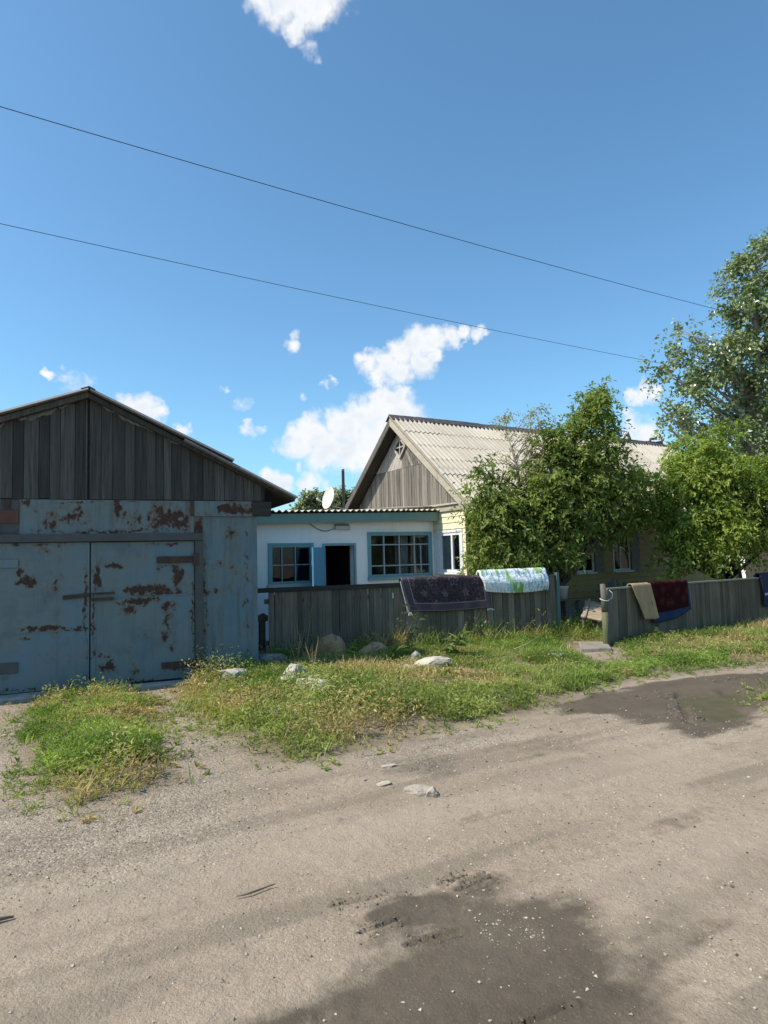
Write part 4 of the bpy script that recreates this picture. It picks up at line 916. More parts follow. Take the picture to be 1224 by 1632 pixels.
# ================================================================== CLOTHES AND RUGS
def drape(name, label, cat, origin, ang, top, bot, z_top, front, back, mat, y0=-.03, over=.07, thick=.010, nu=64, bulge=0.0, wob=.014, back_bot=None, sag=0.0, seed=0, tilt=0.0, parent=None):
    """cloth hung over the fence: front hem, up the front, over the rail, down the back"""
    r = random.Random(seed); path = []
    nf = 16
    for i in range(nf): path.append((0, i / nf))
    for i in range(9): path.append((1, i / 8))
    for i in range(1, 9): path.append((2, i / 8))
    ph = [r.uniform(0, 6.28) for _ in range(4)]
    vs, uv = [], []
    for (k, s_) in path:
        for j in range(nu + 1):
            u_ = j / nu
            xt = top[0] + (top[1] - top[0]) * u_
            fr_ = front[0] + (front[1] - front[0]) * u_ + sag * math.sin(math.pi * u_)
            zt = z_top + tilt * u_
            wv = wob * (math.sin(u_ * 9 + ph[0]) + .6 * math.sin(u_ * 21 + ph[1]))
            if k == 0:
                xb_ = bot[0] + (bot[1] - bot[0]) * u_
                x = xb_ + (xt - xb_) * s_; z = zt - fr_ * (1 - s_); y = y0 - bulge * math.sin(math.pi * min(1, (1 - s_) * 1.1)) - wv * (1 - s_) - .02 * (1 - s_); vv = fr_ * s_
            elif k == 1:
                a = math.pi * s_; x = xt; y = y0 + over / 2 - (over / 2) * math.cos(a); z = zt + (over * .42 + bulge * .4) * math.sin(a); vv = fr_ + over * 1.2 * s_
            else:
                x = xt; y = y0 + over + .02 * s_ + wv * s_; z = zt - back * s_; vv = fr_ + over * 1.2 + back * s_
            vs.append((x, y, z)); uv.append((xt - top[0], vv, 0))
    n = nu + 1; fs = [(i * n + j, i * n + j + 1, (i + 1) * n + j + 1, (i + 1) * n + j) for i in range(len(path) - 1) for j in range(nu)]
    me = bpy.data.meshes.new(name); me.from_pydata(vs, [], fs); me.update()
    a = me.attributes.new('uvp', 'FLOAT_VECTOR', 'POINT'); a.data.foreach_set('vector', [c for q in uv for c in q])
    me.polygons.foreach_set('use_smooth', [True] * len(me.polygons))
    o = obj(name, me, mat); o.location = (*origin, 0); o.rotation_euler = (0, 0, ang)
    sd = o.modifiers.new('thickness', 'SOLIDIFY'); sd.thickness = thick; sd.offset = 0
    return tag(o, label, cat)
rug = drape('rug', 'dark purple patterned rug with pale flowers hung over the left fence', 'rug', FLO, FLA, (2.56, 4.38), (2.70, 4.42), 1.262, (.56, .57), .5, 'purple', sag=.03, y0=-.055, over=.11, seed=2)
b = MB()
for k in range(3): b.tube([(2.555 - .012 + .004 * k, -.06, 1.25), (2.60, -.075, 1.0), (2.66 + .01 * k, -.085, .72), (2.70 + .012 * k, -.09, .655)], .008, 5)
for k in range(5): b.tube([(2.69 + .01 * k, -.09, .69), (2.675 + .02 * k, -.10, .63)], .006, 4)
b.build('fringe', 'cable_white', rug)
b = MB()
for k in range(6): b.tube([(4.30 + .016 * k, -.085, .68), (4.29 + .03 * k, -.09, .64)], .008, 4)
b.build('tassel', 'cable_white', rug)
drape('quilt', 'white quilt with green and blue splashes folded over the left fence', 'quilt', FLO, FLA, (4.17, 5.63), (4.28, 5.64), 1.295, (.30, .33), .35, 'quilt', y0=-.07, over=.15, thick=.05, bulge=.055, wob=.012, sag=.04, seed=5, tilt=.01)
qe = None
drape('rug', 'small beige shaggy rug hung over the right fence', 'rug', FRO, FRA, (.72, 1.27), (.98, 1.47), 1.035, (.62, .63), .4, 'beige', y0=-.065, over=.12, thick=.012, seed=7, sag=.01, wob=.02)
drape('rug', 'dark red rug hung over the right fence next to the beige rug', 'rug', FRO, FRA, (1.22, 2.44), (1.28, 2.46), 1.045, (.55, .48), .4, 'red', y0=-.055, over=.11, thick=.014, seed=9)
drape('blanket', 'plain blue blanket hanging beneath the dark red rug', 'blanket', FRO, FRA, (1.24, 2.50), (1.30, 2.56), 1.035, (.72, .53), .4, 'blue_cloth', y0=-.04, over=.085, thick=.008, seed=11, sag=.06)
jk = drape('jacket', 'dark blue jacket with a pale stripe hung at the right end of the fence', 'jacket', FRO, FRA, (5.2, 5.85), (5.24, 5.9), 1.06, (.68, .70), .4, 'navy', y0=-.06, over=.12, thick=.02, bulge=.03, seed=13)
box('reflective_stripe', 'grey_stripe', jk, 5.26, 5.62, -.128, -.112, .64, .69)

# ================================================================== YARD BITS
bn = thing('bench', 'rough grey plank bench in the gateway under the white bucket', 'bench', (3.62, 14.18, 0), R(19))
b = MB().box(-.25, .62, -.11, .11, .665, .70); b.build('seat', 'grey_wood', bn, bevel=.006)
for x in (-.2, .54):
    MB().tube([(x, -.07, -.05), (x + .02, -.05, .665)], .028, 7).build('leg', 'grey_wood', bn); MB().tube([(x, .07, -.05), (x + .02, .05, .665)], .028, 7).build('leg', 'grey_wood', bn)
bk = thing('bucket', 'white plastic bucket standing on the plank bench', 'bucket', (3.80, 14.26, .701), 0)
MB().lathe([(.0, .0), (.085, .0), (.115, .245), (.128, .25), (.128, .275), (.118, .275), (.113, .25), (.083, .012), (.0, .012)], 28).build('body', 'bucket', bk, smooth=True)
MB().tube([(.13 * math.cos(a), .02, .25 - .09 * math.sin(a)) for a in np.linspace(0, math.pi, 12)], .004, 5).build('handle', 'steel', bk)
# boarded panel leaning on the pickets
pn = thing('board_panel', 'sunlit boarded wooden panel leaning askew inside the gateway', 'panel', (3.82, 13.07, 0), 0)
P0, U_, V_ = Vector((0, 0, .42)), Vector((.40, -.11, -.09)), Vector((.40, .98, .25))
NN = U_.cross(V_).normalized()
for k in range(8):
    a, c = k / 8, (k + .93) / 8; ex = random.uniform(-.03, .03)
    q = [P0 + V_ * a + U_ * (ex), P0 + V_ * a + U_ * (1 + ex), P0 + V_ * c + U_ * (1 + ex), P0 + V_ * c + U_ * ex]
    MB().add([p for p in q] + [p + NN * .022 for p in q], [(0, 3, 2, 1), (4, 5, 6, 7), (0, 1, 5, 4), (1, 2, 6, 5), (2, 3, 7, 6), (3, 0, 4, 7)]).build('board', 'panel_wood', pn)
for uu in (.12, .86):
    q = [P0 + U_ * uu - V_ * .03, P0 + U_ * (uu + .08) - V_ * .03, P0 + U_ * (uu + .08) + V_ * 1.03, P0 + U_ * uu + V_ * 1.03]
    MB().add([p + NN * .023 for p in q] + [p + NN * .05 for p in q], [(0, 3, 2, 1), (4, 5, 6, 7), (0, 1, 5, 4), (1, 2, 6, 5), (2, 3, 7, 6), (3, 0, 4, 7)]).build('batten', 'panel_wood', pn)
MB().tube([P0 + V_ * .95 + U_ * .8, P0 + V_ * .95 + U_ * .8 + Vector((.02, .05, -.72))], .03, 6).build('prop', 'grey_wood', pn)
MB().tube([P0 + V_ * .05 + U_ * .1, P0 + V_ * .05 + U_ * .1 + Vector((0, .03, -.46))], .03, 6).build('prop', 'grey_wood', pn)
# picket fence in the yard
pf = thing('picket_fence', 'short row of uneven grey pickets behind the gate post', 'fence', (4.93, 15.3, 0), R(29))
xk = 0.0
for k, (dx, hh) in enumerate([(0, .98), (.14, .92), (.28, 1.0), (.42, 1.08), (.60, 1.06), (.78, .98), (1.02, .97), (1.2, .97), (1.36, .96), (1.6, .95), (1.8, .96)]):
    l_ = random.uniform(-.02, .02); wd = .085
    MB().add([(dx, 0, -.1), (dx + wd, 0, -.1), (dx + wd, .02, -.1), (dx, .02, -.1), (dx + l_, 0, hh - .03), (dx + wd + l_, 0, hh), (dx + wd + l_, .02, hh), (dx + l_, .02, hh - .03)], [(0, 3, 2, 1), (4, 5, 6, 7), (0, 1, 5, 4), (1, 2, 6, 5), (2, 3, 7, 6), (3, 0, 4, 7)]).build('picket', 'grey_wood', pf)
for z in (.3, .75): box('rail', 'grey_wood', pf, -.05, 1.95, .022, .06, z, z + .06)
# doorstep slab in the gateway
st = MB(); st.add([(3.26, 11.36, -.1), (3.86, 11.40, -.1), (4.0, 12.12, -.1), (3.50, 12.22, -.1), (3.30, 11.38, .06), (3.84, 11.42, .055), (3.98, 12.1, .07), (3.50, 12.2, .07)], [(0, 3, 2, 1), (4, 5, 6, 7), (0, 1, 5, 4), (1, 2, 6, 5), (2, 3, 7, 6), (3, 0, 4, 7)])
tag(st.build('concrete_slab', 'slab', bevel=.02), 'grey concrete slab lying as a step in the gateway', 'slab')

# satellite dish and mast
dm = thing('mast', 'thin upright wooden mast rising behind the annex roof', 'mast', (-1.0, 16.4, 2.6), 0)
MB().box(-.033, .033, -.03, .03, 0, 1.32).build('pole', 'grey_wood', dm); MB().box(-.036, -.0, -.045, -.0302, .5, 1.28).build('splice', 'dark_wood', dm)
ds = thing('satellite_dish', 'cream satellite dish on the annex roof beside the mast', 'dish', (-1.32, 16.35, 3.18), 0)
dd = MB(); prof = [(0.0001, 0), (.08, .006), (.16, .026), (.22, .05), (.262, .072), (.27, .078), (.266, .068), (.2, .03), (.1, .002), (.0001, -.008)]
o = dd.lathe(prof, 36).build('reflector', 'dish', ds, smooth=True)
o.rotation_euler = Vector((-.80, -.55, .24)).to_track_quat('Z', 'Y').to_euler(); o.scale = (1, 1.04, 1)
a_ = Vector((-.80, -.55, .24)).normalized()
MB().tube([(0, 0, -.26), a_ * .35 + Vector((0, 0, -.12))], .007, 6).build('feed_arm', 'dish', ds); MB().tube([a_ * .32 + Vector((0, 0, -.13)), a_ * .40 + Vector((0, 0, -.10))], .025, 8).build('receiver', 'dish', ds)
MB().tube([(.02, .03, 0), (.06, .1, -.1), (.06, .1, -.55)], .022, 7).build('bracket', 'steel', ds)
tag(MB().tube([(-1.25 + 2.2 * k / 12, 16.3 + .1 * k / 12, 2.98 - .16 * (k / 12) - .12 * math.sin(math.pi * k / 12)) for k in range(13)], .012, 5).build('cable', 'cable_white'), 'pale cable sagging from the satellite dish to the house gable', 'cable')

# power lines along the street
def wire(label, p0, p1, sag):
    n = 60; p0, p1 = Vector(p0), Vector(p1)
    pts = [p0.lerp(p1, k / n) - Vector((0, 0, sag * 4 * (k / n) * (1 - k / n))) for k in range(n + 1)]
    tag(MB().tube(pts, .0085, 5).build('power_line', 'wire'), label, 'wire', 'power lines crossing the sky')
WIRES = [('upper power line crossing the blue sky above the garage', (0, 172), (1112, 485)), ('lower power line crossing the blue sky above the roofs', (0, 358), (1022, 573))]
for lab, a, b_ in WIRES:
    d0, d1 = px_dir(*a), px_dir(*b_); hgt = 10.2 - EYE
    A_ = Vector((0, 0, EYE)) + d0 * (hgt / d0.z); B_ = Vector((0, 0, EYE)) + d1 * (hgt / d1.z); D_ = (B_ - A_)
    wire(lab, A_ - D_ * .45 + Vector((0, 0, .25)), B_ + D_ * .55 + Vector((0, 0, .25)), .32)

# ================================================================== ROCKS
def rock(name, label, loc, size, mat, seed, rz=0.0, sub=4, rough=.42, flat=None):
    r = np.random.default_rng(seed)
    import bmesh
    bm = bmesh.new(); bmesh.ops.create_icosphere(bm, subdivisions=sub, radius=1.0)
    V = np.array([v.co[:] for v in bm.verts])
    planes = r.normal(size=(9, 3)); planes /= np.linalg.norm(planes, axis=1)[:, None]; dd_ = r.uniform(.55, .9, 9)
    for p, d_ in zip(planes, dd_):
        k = V @ p; over = np.maximum(k - d_, 0); V -= over[:, None] * p * .9
    nz = fbm(V[:, 0] * 2.3 + seed, V[:, 1] * 2.3 + V[:, 2] * 1.7, seed, 5) - .5 + .35 * (fbm(V[:, 0] * 7 + V[:, 2] * 4, V[:, 1] * 7 - V[:, 2] * 5, seed + 3, 3) - .5); V *= (1 + rough * nz)[:, None]
    V *= np.array(size)
    for v, c in zip(bm.verts, V): v.co = c
    me = bpy.data.meshes.new(name); bm.to_mesh(me); bm.free()
    o = obj(name, me, mat); o.location = (loc[0], loc[1], G1(*loc[:2]) + loc[2]); o.rotation_euler = (r.uniform(-.15, .15), r.uniform(-.15, .15), rz)
    return tag(o, label, 'rock')
rock('rock', 'pale rubble chunk in the weeds nearest the blue garage', (-2.03, 8.85, .10), (.20, .14, .10), 'rock', 3, .2)
rock('rock', 'upright pale boulder with a shaded right face in the weeds', (-1.15, 8.36, .11), (.19, .17, .19), 'rock', 8, .6)
rock('rock', 'flat pale stone slab in front of the upright pale boulder', (-.86, 7.86, .10), (.24, .19, .09), 'rock', 12, .1)
rock('rock', 'broad pale angular block in the grass below the purple rug', (.62, 9.62, .09), (.30, .18, .11), 'rock', 21, -.1)
rock('rock', 'low pale stone left of the broad block below the purple rug', (.27, 9.5, .04), (.19, .12, .07), 'rock', 25, .3)
rock('rock', 'tall brown boulder standing against the dark fence', (-.98, 11.05, .15), (.27, .18, .30), 'brown_rock', 31, .3)
rock('rock', 'low brown boulder at the fence foot, right of the tall one', (-.25, 11.1, .06), (.3, .18, .17), 'brown_rock', 35, .1)
rock('rock', 'flat grey slab of stone at the left foot of the fence', (-1.85, 10.75, .05), (.36, .22, .11), 'concrete', 41, .2)
rock('rock', 'small grey stone in the weeds behind the broad pale block', (.42, 10.4, .06), (.13, .1, .12), 'concrete', 44, .4)
rock('rock', 'half buried brownish stone lying in the dirt road', (.19, 4.86, .005), (.13, .07, .045), 'road_rock', 51, -.25, rough=.4)
rock('rock', 'rounded stone end with a dark shaded side in the road', (.285, 4.80, .015), (.05, .055, .055), 'road_rock', 54, .3)
rock('rock', 'small pale chip of stone left of the buried road stone', (-.05, 5.04, .004), (.06, .035, .02), 'rock', 57, .2)
rock('rock', 'thin pale flake of stone on dark gravel near the grass', (-.02, 5.46, .004), (.07, .03, .012), 'rock', 58, .2)
rock('rock', 'crumbled white lump in the left grass patch', (-2.80, 6.80, .03), (.09, .10, .06), 'rock', 61, .2, rough=.5)
rock('rock', 'dark broken slag lump in the weeds by the pale rubble', (-1.75, 8.2, .05), (.13, .08, .06), 'dark_wood', 63, .2, rough=.5)
def stick(label, pts, rad, mat='stick'):
    P = [(x, y, G1(x, y) + z) for x, y, z in pts]
    tag(MB().tube(P, rad, 6).build('stick', mat, smooth=True), label, 'stick')
stick('thin crooked stick lying on the dirt road', [(-.79, 3.44, .012), (-.74, 3.455, .016), (-.69, 3.50, .014), (-.65, 3.53, .015), (-.61, 3.54, .02)], [.004, .0055, .005, .0045, .002])
stick('short dark twig at the left edge of the road', [(-1.93, 3.22, .012), (-1.88, 3.26, .018), (-1.83, 3.29, .012)], [.008, .01, .005])
stick('pale dry stalk lying on the grass below the quilt', [(2.0, 10.55, .16), (2.2, 10.7, .2), (2.5, 10.95, .3)], [.008, .008, .004], 'straw')
b = MB()
for k in range(7):
    a = k * .9; b.tube([(2.5 + .03 * k, 10.38 + .05 * math.sin(a), G1(2.5, 10.4) + .07 + .02 * math.cos(a)), (2.56 + .03 * k, 10.4 + .05 * math.cos(a), G1(2.5, 10.4) + .09)], .018, 5)
tag(b.build('litter', 'cable_white'), 'scrap of white litter on the grass near the gateway', 'litter')

# ================================================================== VEGETATION
def nrm(a): return a / (np.linalg.norm(a, axis=1, keepdims=True) + 1e-9)
def leaf_mesh(P, D, N, L, Wd, C, fold=.18, droop=.15):
    """one four-cornered folded leaf per row"""
    D = nrm(D); Sd = nrm(np.cross(D, N)); N = np.cross(Sd, D); n = len(P); L = L[:, None]; Wd = Wd[:, None]
    mid = P + D * L * .45 - N * 0
    v = np.stack([P, mid + Sd * Wd / 2 + N * Wd * fold, P + D * L - N * L * droop, mid - Sd * Wd / 2 + N * Wd * fold], 1).reshape(-1, 3)
    f = np.arange(n * 4).reshape(n, 4)
    return v, f, np.repeat(C, 4, 0)
def rand_dir(r, n, up=0.0):
    d = r.normal(size=(n, 3)); d[:, 2] += up; return nrm(d)
def crown(seed, lobes, sprigs, per, leaf, aspect, colors, sub=20, subr=(.20, .36), spread=.28, sprig_len=.42, up=.30, droop=.45):
    r = np.random.default_rng(seed); vol = np.array([l[3] ** 2 * (l[4] if len(l) > 4 else 1) for l in lobes]); vol /= vol.sum()
    SP, SR, CC, LC = [], [], [], []
    for l, w_ in zip(lobes, vol):
        c = np.array(l[:3]); rad = l[3]
        for k in range(sub):
            d = r.normal(size=3); d /= np.linalg.norm(d); rr = rad * r.uniform(.35, .95); s_ = rad * r.uniform(*subr)
            SP.append(c + d * rr * np.array([1, 1, .95])); SR.append(s_); CC.append(w_ / sub * (s_ / rad) ** 1.3 * r.uniform(.5, 1.5)); LC.append(c)
    SP, SR, CC, LC = np.array(SP), np.array(SR), np.array(CC), np.array(LC); CC /= CC.sum()
    subtone = r.normal(size=len(SP))
    idx = r.choice(len(SP), sprigs, p=CC)
    d = rand_dir(r, sprigs); q = SP[idx] + d * (SR[idx] * r.uniform(.2, 1.0, sprigs) ** .6)[:, None]
    outw = nrm(q - LC[idx])
    ax = nrm(d * .6 + outw * .5 + r.normal(size=(sprigs, 3)) * .35 + np.array([0, 0, up]))           # sprig axis
    tone = r.normal(size=sprigs) * .8 + subtone[idx] * .7
    n = sprigs * per; sid = np.repeat(np.arange(sprigs), per); s_ = np.tile(np.linspace(.05, 1, per), sprigs) + r.normal(size=n) * .04
    slen = (sprig_len * r.uniform(.6, 1.3, sprigs))[sid]
    base = q[sid] + ax[sid] * (s_ * slen)[:, None] + r.normal(size=(n, 3)) * spread * .09
    base[:, 2] -= droop * slen * s_ ** 2
    side = nrm(np.cross(ax, r.normal(size=(sprigs, 3))))[sid] * np.where(np.arange(n) % 2, 1, -1)[:, None]
    dr = nrm(ax[sid] * .55 + side * .75 + r.normal(size=(n, 3)) * .35 + np.array([0, 0, -.3]))
    nr = nrm(outw[sid] * .55 + r.normal(size=(n, 3)) * .38 + np.array([0, 0, .8]))
    L = leaf * r.uniform(.55, 1.25, n) * (1.15 - .4 * np.clip(s_, 0, 1)); C = np.array(colors)
    mixv = np.clip(.5 + .24 * tone[sid] + r.normal(size=n) * .14, 0, 1)[:, None]; col = C[0] * (1 - mixv) + C[1] * mixv
    if len(C) > 2:
        k = r.uniform(0, 1, n) < .06; col[k] = C[2]
    col = col * r.uniform(.8, 1.2, (n, 1))
    v, f, t = leaf_mesh(base, dr, nr, L, L * aspect, col)
    return v, f, t, SP
def limbs(b, base, top_r, trunk_pts, radii, tips, r, nb, rmin=.012):
    b.tube(trunk_pts, radii, 9)
    T = [Vector(p) for p in trunk_pts]
    sel = r.permutation(len(tips))[:nb]; H = T[-1].z; z0 = T[0].z
    for i in sel:
        tip = Vector(tips[i]); 
        hd = math.hypot(tip.x - T[-1].x, tip.y - T[-1].y)
        zs = min(max(tip.z - hd * r.uniform(.6, 1.1), z0 + .22 * (H - z0)), z0 + .97 * (H - z0)); k = 0
        while k < len(T) - 2 and T[k + 1].z < zs: k += 1
        q = (zs - T[k].z) / max(1e-3, T[k + 1].z - T[k].z); st_ = T[k].lerp(T[k + 1], min(1, max(0, q)))
        rt = radii[k] + (radii[k + 1] - radii[k]) * min(1, max(0, q)); ln = (tip - st_).length
        m1 = st_.lerp(tip, .35) + Vector((r.normal() * .05, r.normal() * .05, .06)) * ln; m2 = st_.lerp(tip, .7) + Vector((r.normal() * .04, r.normal() * .04, .05)) * ln
        rr = min(rt * .55, .012 + .018 * ln)
        b.tube([st_, m1, m2, tip], [rr, rr * .62, rr * .4, rmin * .6], 5)
def tree(name, label, seed, trunk, radii, lobes, sprigs, per, leaf, aspect, colors, lm='leaf', bark='bark', nb=40, group=None, extra=None, **kw):
    base = trunk[0]; t_ = thing(name, label, 'tree', (base[0], base[1], 0), 0, group)
    v, f, c, tips = crown(seed, lobes, sprigs, per, leaf, aspect, colors, **kw); off_ = np.array([base[0], base[1], 0])
    o = obj('crown', mesh_np('crown', v - off_, f, c), lm, t_)
    b = MB(); rr = np.random.default_rng(seed + 1); tp = [tuple(np.array(p) - off_) for p in trunk]
    limbs(b, base, .02, tp, radii, tips - off_, rr, nb)
    if extra: 
        for pts, rd in extra: b.tube([tuple(np.array(p) - off_) for p in pts], rd, 7)
    b.build('trunk', bark, t_, smooth=True); return t_
def at(px, py, Yd):                       # point seen at a photo position, Yd metres away (used only to lay out crowns)
    d = px_dir(px, py); p = Vector((0, 0, EYE)) + d * (Yd / d.y); return np.array(p)
def lobe(px, py, Yd, rpx, w_=1.0): return (*at(px, py, Yd), rpx / F_PX * Yd, w_)
GREEN = [(0.095, 0.145, 0.032), (0.26, 0.31, 0.075), (0.36, 0.38, 0.15)]
LIME = [(0.13, 0.195, 0.03), (0.325, 0.395, 0.075), (0.43, 0.46, 0.17)]
POP = [(0.12, 0.17, 0.065), (0.27, 0.33, 0.15), (0.52, 0.55, 0.44)]
SPARSE = [(0.24, 0.24, 0.11), (0.34, 0.31, 0.15), (0.38, 0.29, 0.17)]
t1 = at(890, 1000, 14.6)
tree('box_elder_tree', 'dense dark green tree in front of the yellow house front', 101, [(3.75, 14.5, -.1), (3.8, 14.55, 1.2), (3.9, 14.6, 2.4), (4.15, 14.7, 3.6), (4.4, 14.75, 4.6)], [.15, .13, .11, .07, .03],
     [lobe(950, 665, 14.6, 38), lobe(925, 715, 14.6, 55), lobe(965, 735, 14.8, 38), lobe(890, 740, 14.5, 45), lobe(900, 790, 14.4, 70), lobe(965, 790, 14.9, 55), lobe(1005, 775, 15.2, 32, .7), lobe(1010, 812, 15.4, 22, .7), lobe(835, 790, 14.2, 45),
      lobe(790, 800, 13.9, 42), lobe(775, 760, 14.1, 22, .6), lobe(785, 845, 13.6, 32), lobe(778, 893, 13.5, 28), lobe(815, 850, 13.8, 52), lobe(830, 895, 13.8, 38), lobe(880, 850, 14.3, 50), lobe(965, 822, 15.3, 34, 1.0), lobe(895, 880, 14.1, 20, .5), lobe(930, 815, 15.4, 36), lobe(985, 800, 15.9, 36), lobe(1028, 770, 16.2, 22, .6), lobe(948, 635, 14.6, 18, .8)],
     2900, 14, .135, .44, GREEN, nb=90)
tree('box_elder_tree', 'yellowish green tree leaning over the right fence', 202, [(9.1, 17.2, -.1), (8.7, 17.0, .9), (8.3, 16.7, 1.8), (8.1, 16.4, 3.0), (8.1, 16.3, 4.2)], [.12, .11, .10, .07, .03],
     [lobe(1150, 715, 15.9, 32, .9), lobe(1165, 690, 16, 18, .6), lobe(1110, 745, 15.8, 48), lobe(1160, 770, 15.6, 60), lobe(1075, 785, 15.6, 42), lobe(1090, 835, 15.3, 50), lobe(1150, 840, 15.1, 50), lobe(1115, 885, 14.9, 32), lobe(1085, 905, 14.8, 20, .7), lobe(1210, 800, 15.8, 55), lobe(1200, 860, 16, 42, .8), lobe(1055, 810, 15.5, 25, .7), lobe(1240, 740, 16.2, 50), lobe(1280, 820, 16.2, 70), lobe(1090, 715, 16.4, 22, .6), lobe(1065, 880, 15.2, 18, .4)],
     2700, 14, .125, .46, LIME, nb=90, extra=[([(9.5, 17.6, -.1), (9.2, 17.3, 1.2), (8.9, 16.9, 2.4)], [.09, .08, .05]), ([tuple(at(1022, 855, 15.0)), tuple(at(1040, 878, 14.9)), tuple(at(1072, 905, 14.8)), (8.3, 16.5, 1.8)], [.012, .018, .022, .03])])
pt = at(1235, 870, 25)
tree('poplar_tree', 'tall poplar with glinting leaves at the right edge of the picture', 303, [(pt[0], pt[1], -.2), (pt[0] - .1, pt[1], 3.5), (pt[0] - .3, pt[1], 7), (pt[0] - .2, pt[1], 10), (pt[0] - .1, pt[1], 13)], [.28, .22, .17, .11, .04],
     [lobe(1205, 440, 25, 48), lobe(1222, 395, 25, 22, .5), lobe(1165, 475, 25, 34, .6), lobe(1215, 520, 25, 62), lobe(1140, 560, 24.6, 40, .7), lobe(1085, 535, 24.4, 25, .4), lobe(1078, 590, 24.3, 42, .75), lobe(1150, 620, 24.6, 52), lobe(1090, 645, 24.2, 42, .8), lobe(1050, 650, 24.2, 22, .4), lobe(1215, 620, 25, 62), lobe(1190, 690, 25, 50), lobe(1115, 680, 24.5, 34, .6), lobe(1270, 480, 25.4, 70), lobe(1280, 590, 25.4, 80), lobe(1265, 690, 25.2, 60), lobe(1250, 770, 25, 60), lobe(1270, 400, 25.4, 50), lobe(1065, 690, 24.3, 18, .3), lobe(1180, 560, 24.8, 45, .7)],
     2400, 13, .17, .74, POP, lm='poplar_leaf', bark='bark_pale', nb=110, sub=16, sprig_len=.6, spread=.9, subr=(.14, .30))
tree('sapling', 'thin half bare yellowing sapling rising before the grey roof', 404, [(3.1, 14.2, -.1), (3.05, 14.2, 1.5), (3.0, 14.2, 2.8), (2.9, 14.2, 3.6), (2.7, 14.2, 4.4)], [.06, .05, .04, .025, .01],
     [lobe(850, 660, 14.3, 24, .8), lobe(856, 700, 14.3, 24, 1), lobe(812, 670, 14.2, 20, .6), lobe(818, 700, 14.2, 16, .5), lobe(870, 680, 14.3, 20, .5), lobe(805, 740, 14.2, 24, .5), lobe(850, 740, 14.2, 26, .9), lobe(840, 770, 14.2, 20, .6)],
     230, 9, .075, .42, SPARSE, nb=34, sub=8, sprig_len=.3, bark='bark_pale')
for (lab, px_, py_, Yd, rp, seed) in (('hazy green tree behind the satellite dish', 500, 802, 40, 15, 71), ('hazy green tree touching the left rake of the house roof', 550, 795, 42, 17, 73)):
    c0 = at(px_, py_, Yd)
    tree('distant_tree', lab, seed, [(c0[0], c0[1], -.1), (c0[0], c0[1], 2.5), (c0[0], c0[1], c0[2])], [.2, .16, .05], [lobe(px_, py_, Yd, rp), lobe(px_ - 14, py_ + 14, Yd, rp * .8), lobe(px_ + 16, py_ + 16, Yd, rp * .8), lobe(px_, py_ + 40, Yd, rp * 1.2)], 420, 12, .26, .6,
         [(0.17, 0.20, 0.11), (0.27, 0.30, 0.18), (0.32, 0.34, 0.23)], nb=16, sub=8, sprig_len=.6, spread=.8)  # distance haze put into the leaf colours by lightening them
# neighbour house glimpsed at the right
nh = thing('neighbour_house', 'pale neighbouring house glimpsed between the right trees', 'house', (15.2, 22.5, 0), R(31))
box('wall', 'white_wall', nh, 0, 8, 0, 6, -.2, 2.2); MB().prismx([(-.4, 2.2), (6.4, 2.2), (3, 4.6)], -.3, 8.3).build('roof', 'slate', nh)
box('fascia', 'white_paint', nh, -.32, 8.32, -.43, -.405, 2.05, 2.25); box('window', 'dark_pane', nh, 1, 2.2, -.03, -.002, .9, 1.8); box('shed_door', 'dark_wood', nh, -.04, -.002, 1, 3, 0, 1.9)

# grass and weeds
def in_front_or_gate(x, y):
    """plants grow on the verge, left patch and the gate strip, not under buildings"""
    u = (x - FLO[0]) * math.cos(FLA) + (y - FLO[1]) * math.sin(FLA); v = -(x - FLO[0]) * math.sin(FLA) + (y - FLO[1]) * math.cos(FLA)
    behind = (u > -.4) & (u < 5.95) & (v > -.02)
    u2 = (x - FRO[0]) * math.cos(FRA) + (y - FRO[1]) * math.sin(FRA); v2 = -(x - FRO[0]) * math.sin(FRA) + (y - FRO[1]) * math.cos(FRA)
    behind |= (u2 > .95) & (u2 < 10) & (v2 > -.02); behind |= (u2 > .05) & (u2 < .96) & (np.abs(v2) < .06)
    uh = (x - HO[0]) * math.cos(HA) + (y - HO[1]) * math.sin(HA); vh = -(x - HO[0]) * math.sin(HA) + (y - HO[1]) * math.cos(HA)
    behind |= (uh > -.1) & (vh > -.1)
    ug = (x - GO[0]) * math.cos(GA) + (y - GO[1]) * math.sin(GA); vg = -(x - GO[0]) * math.sin(GA) + (y - GO[1]) * math.cos(GA)
    behind |= (ug < 2.4) & (vg > -.1)
    slab = (x > 3.2) & (x < 4.0) & (y > 11.3) & (y < 12.15)
    return ~(behind | slab), -v, -v2, np.where((ug < 2.4), -vg, 9.0)
DRY = [(-0.2, 9.6, 1.2, .8, 1), (.45, 8.6, .5, .5, .9), (1.15, 8.65, .38, .28, 1), (-1.55, 7.5, .45, .4, .9), (-2.45, 8.4, .5, .5, .8), (-3.0, 7.3, .5, .35, .7), (-.7, 9.9, .7, .5, .9), (5.3, 11.2, .9, .5, .6), (-3.5, 8.2, .6, .4, .4), (4.4, 10.5, .5, .3, .4)]
def dryness(x, y):
    d = np.zeros_like(x)
    for (cx, cy, rx, ry, s_) in DRY: d = np.maximum(d, s_ * np.exp(-(((x - cx) / rx) ** 2 + ((y - cy) / ry) ** 2)))
    return np.clip(np.maximum(d * (0.6 + 0.9 * fbm(x * 3, y * 3, 61, 3)), .75 * sst(fbm(x * 1.1 + 4, y * 1.1, 63, 4), .54, .7)), 0, 1)
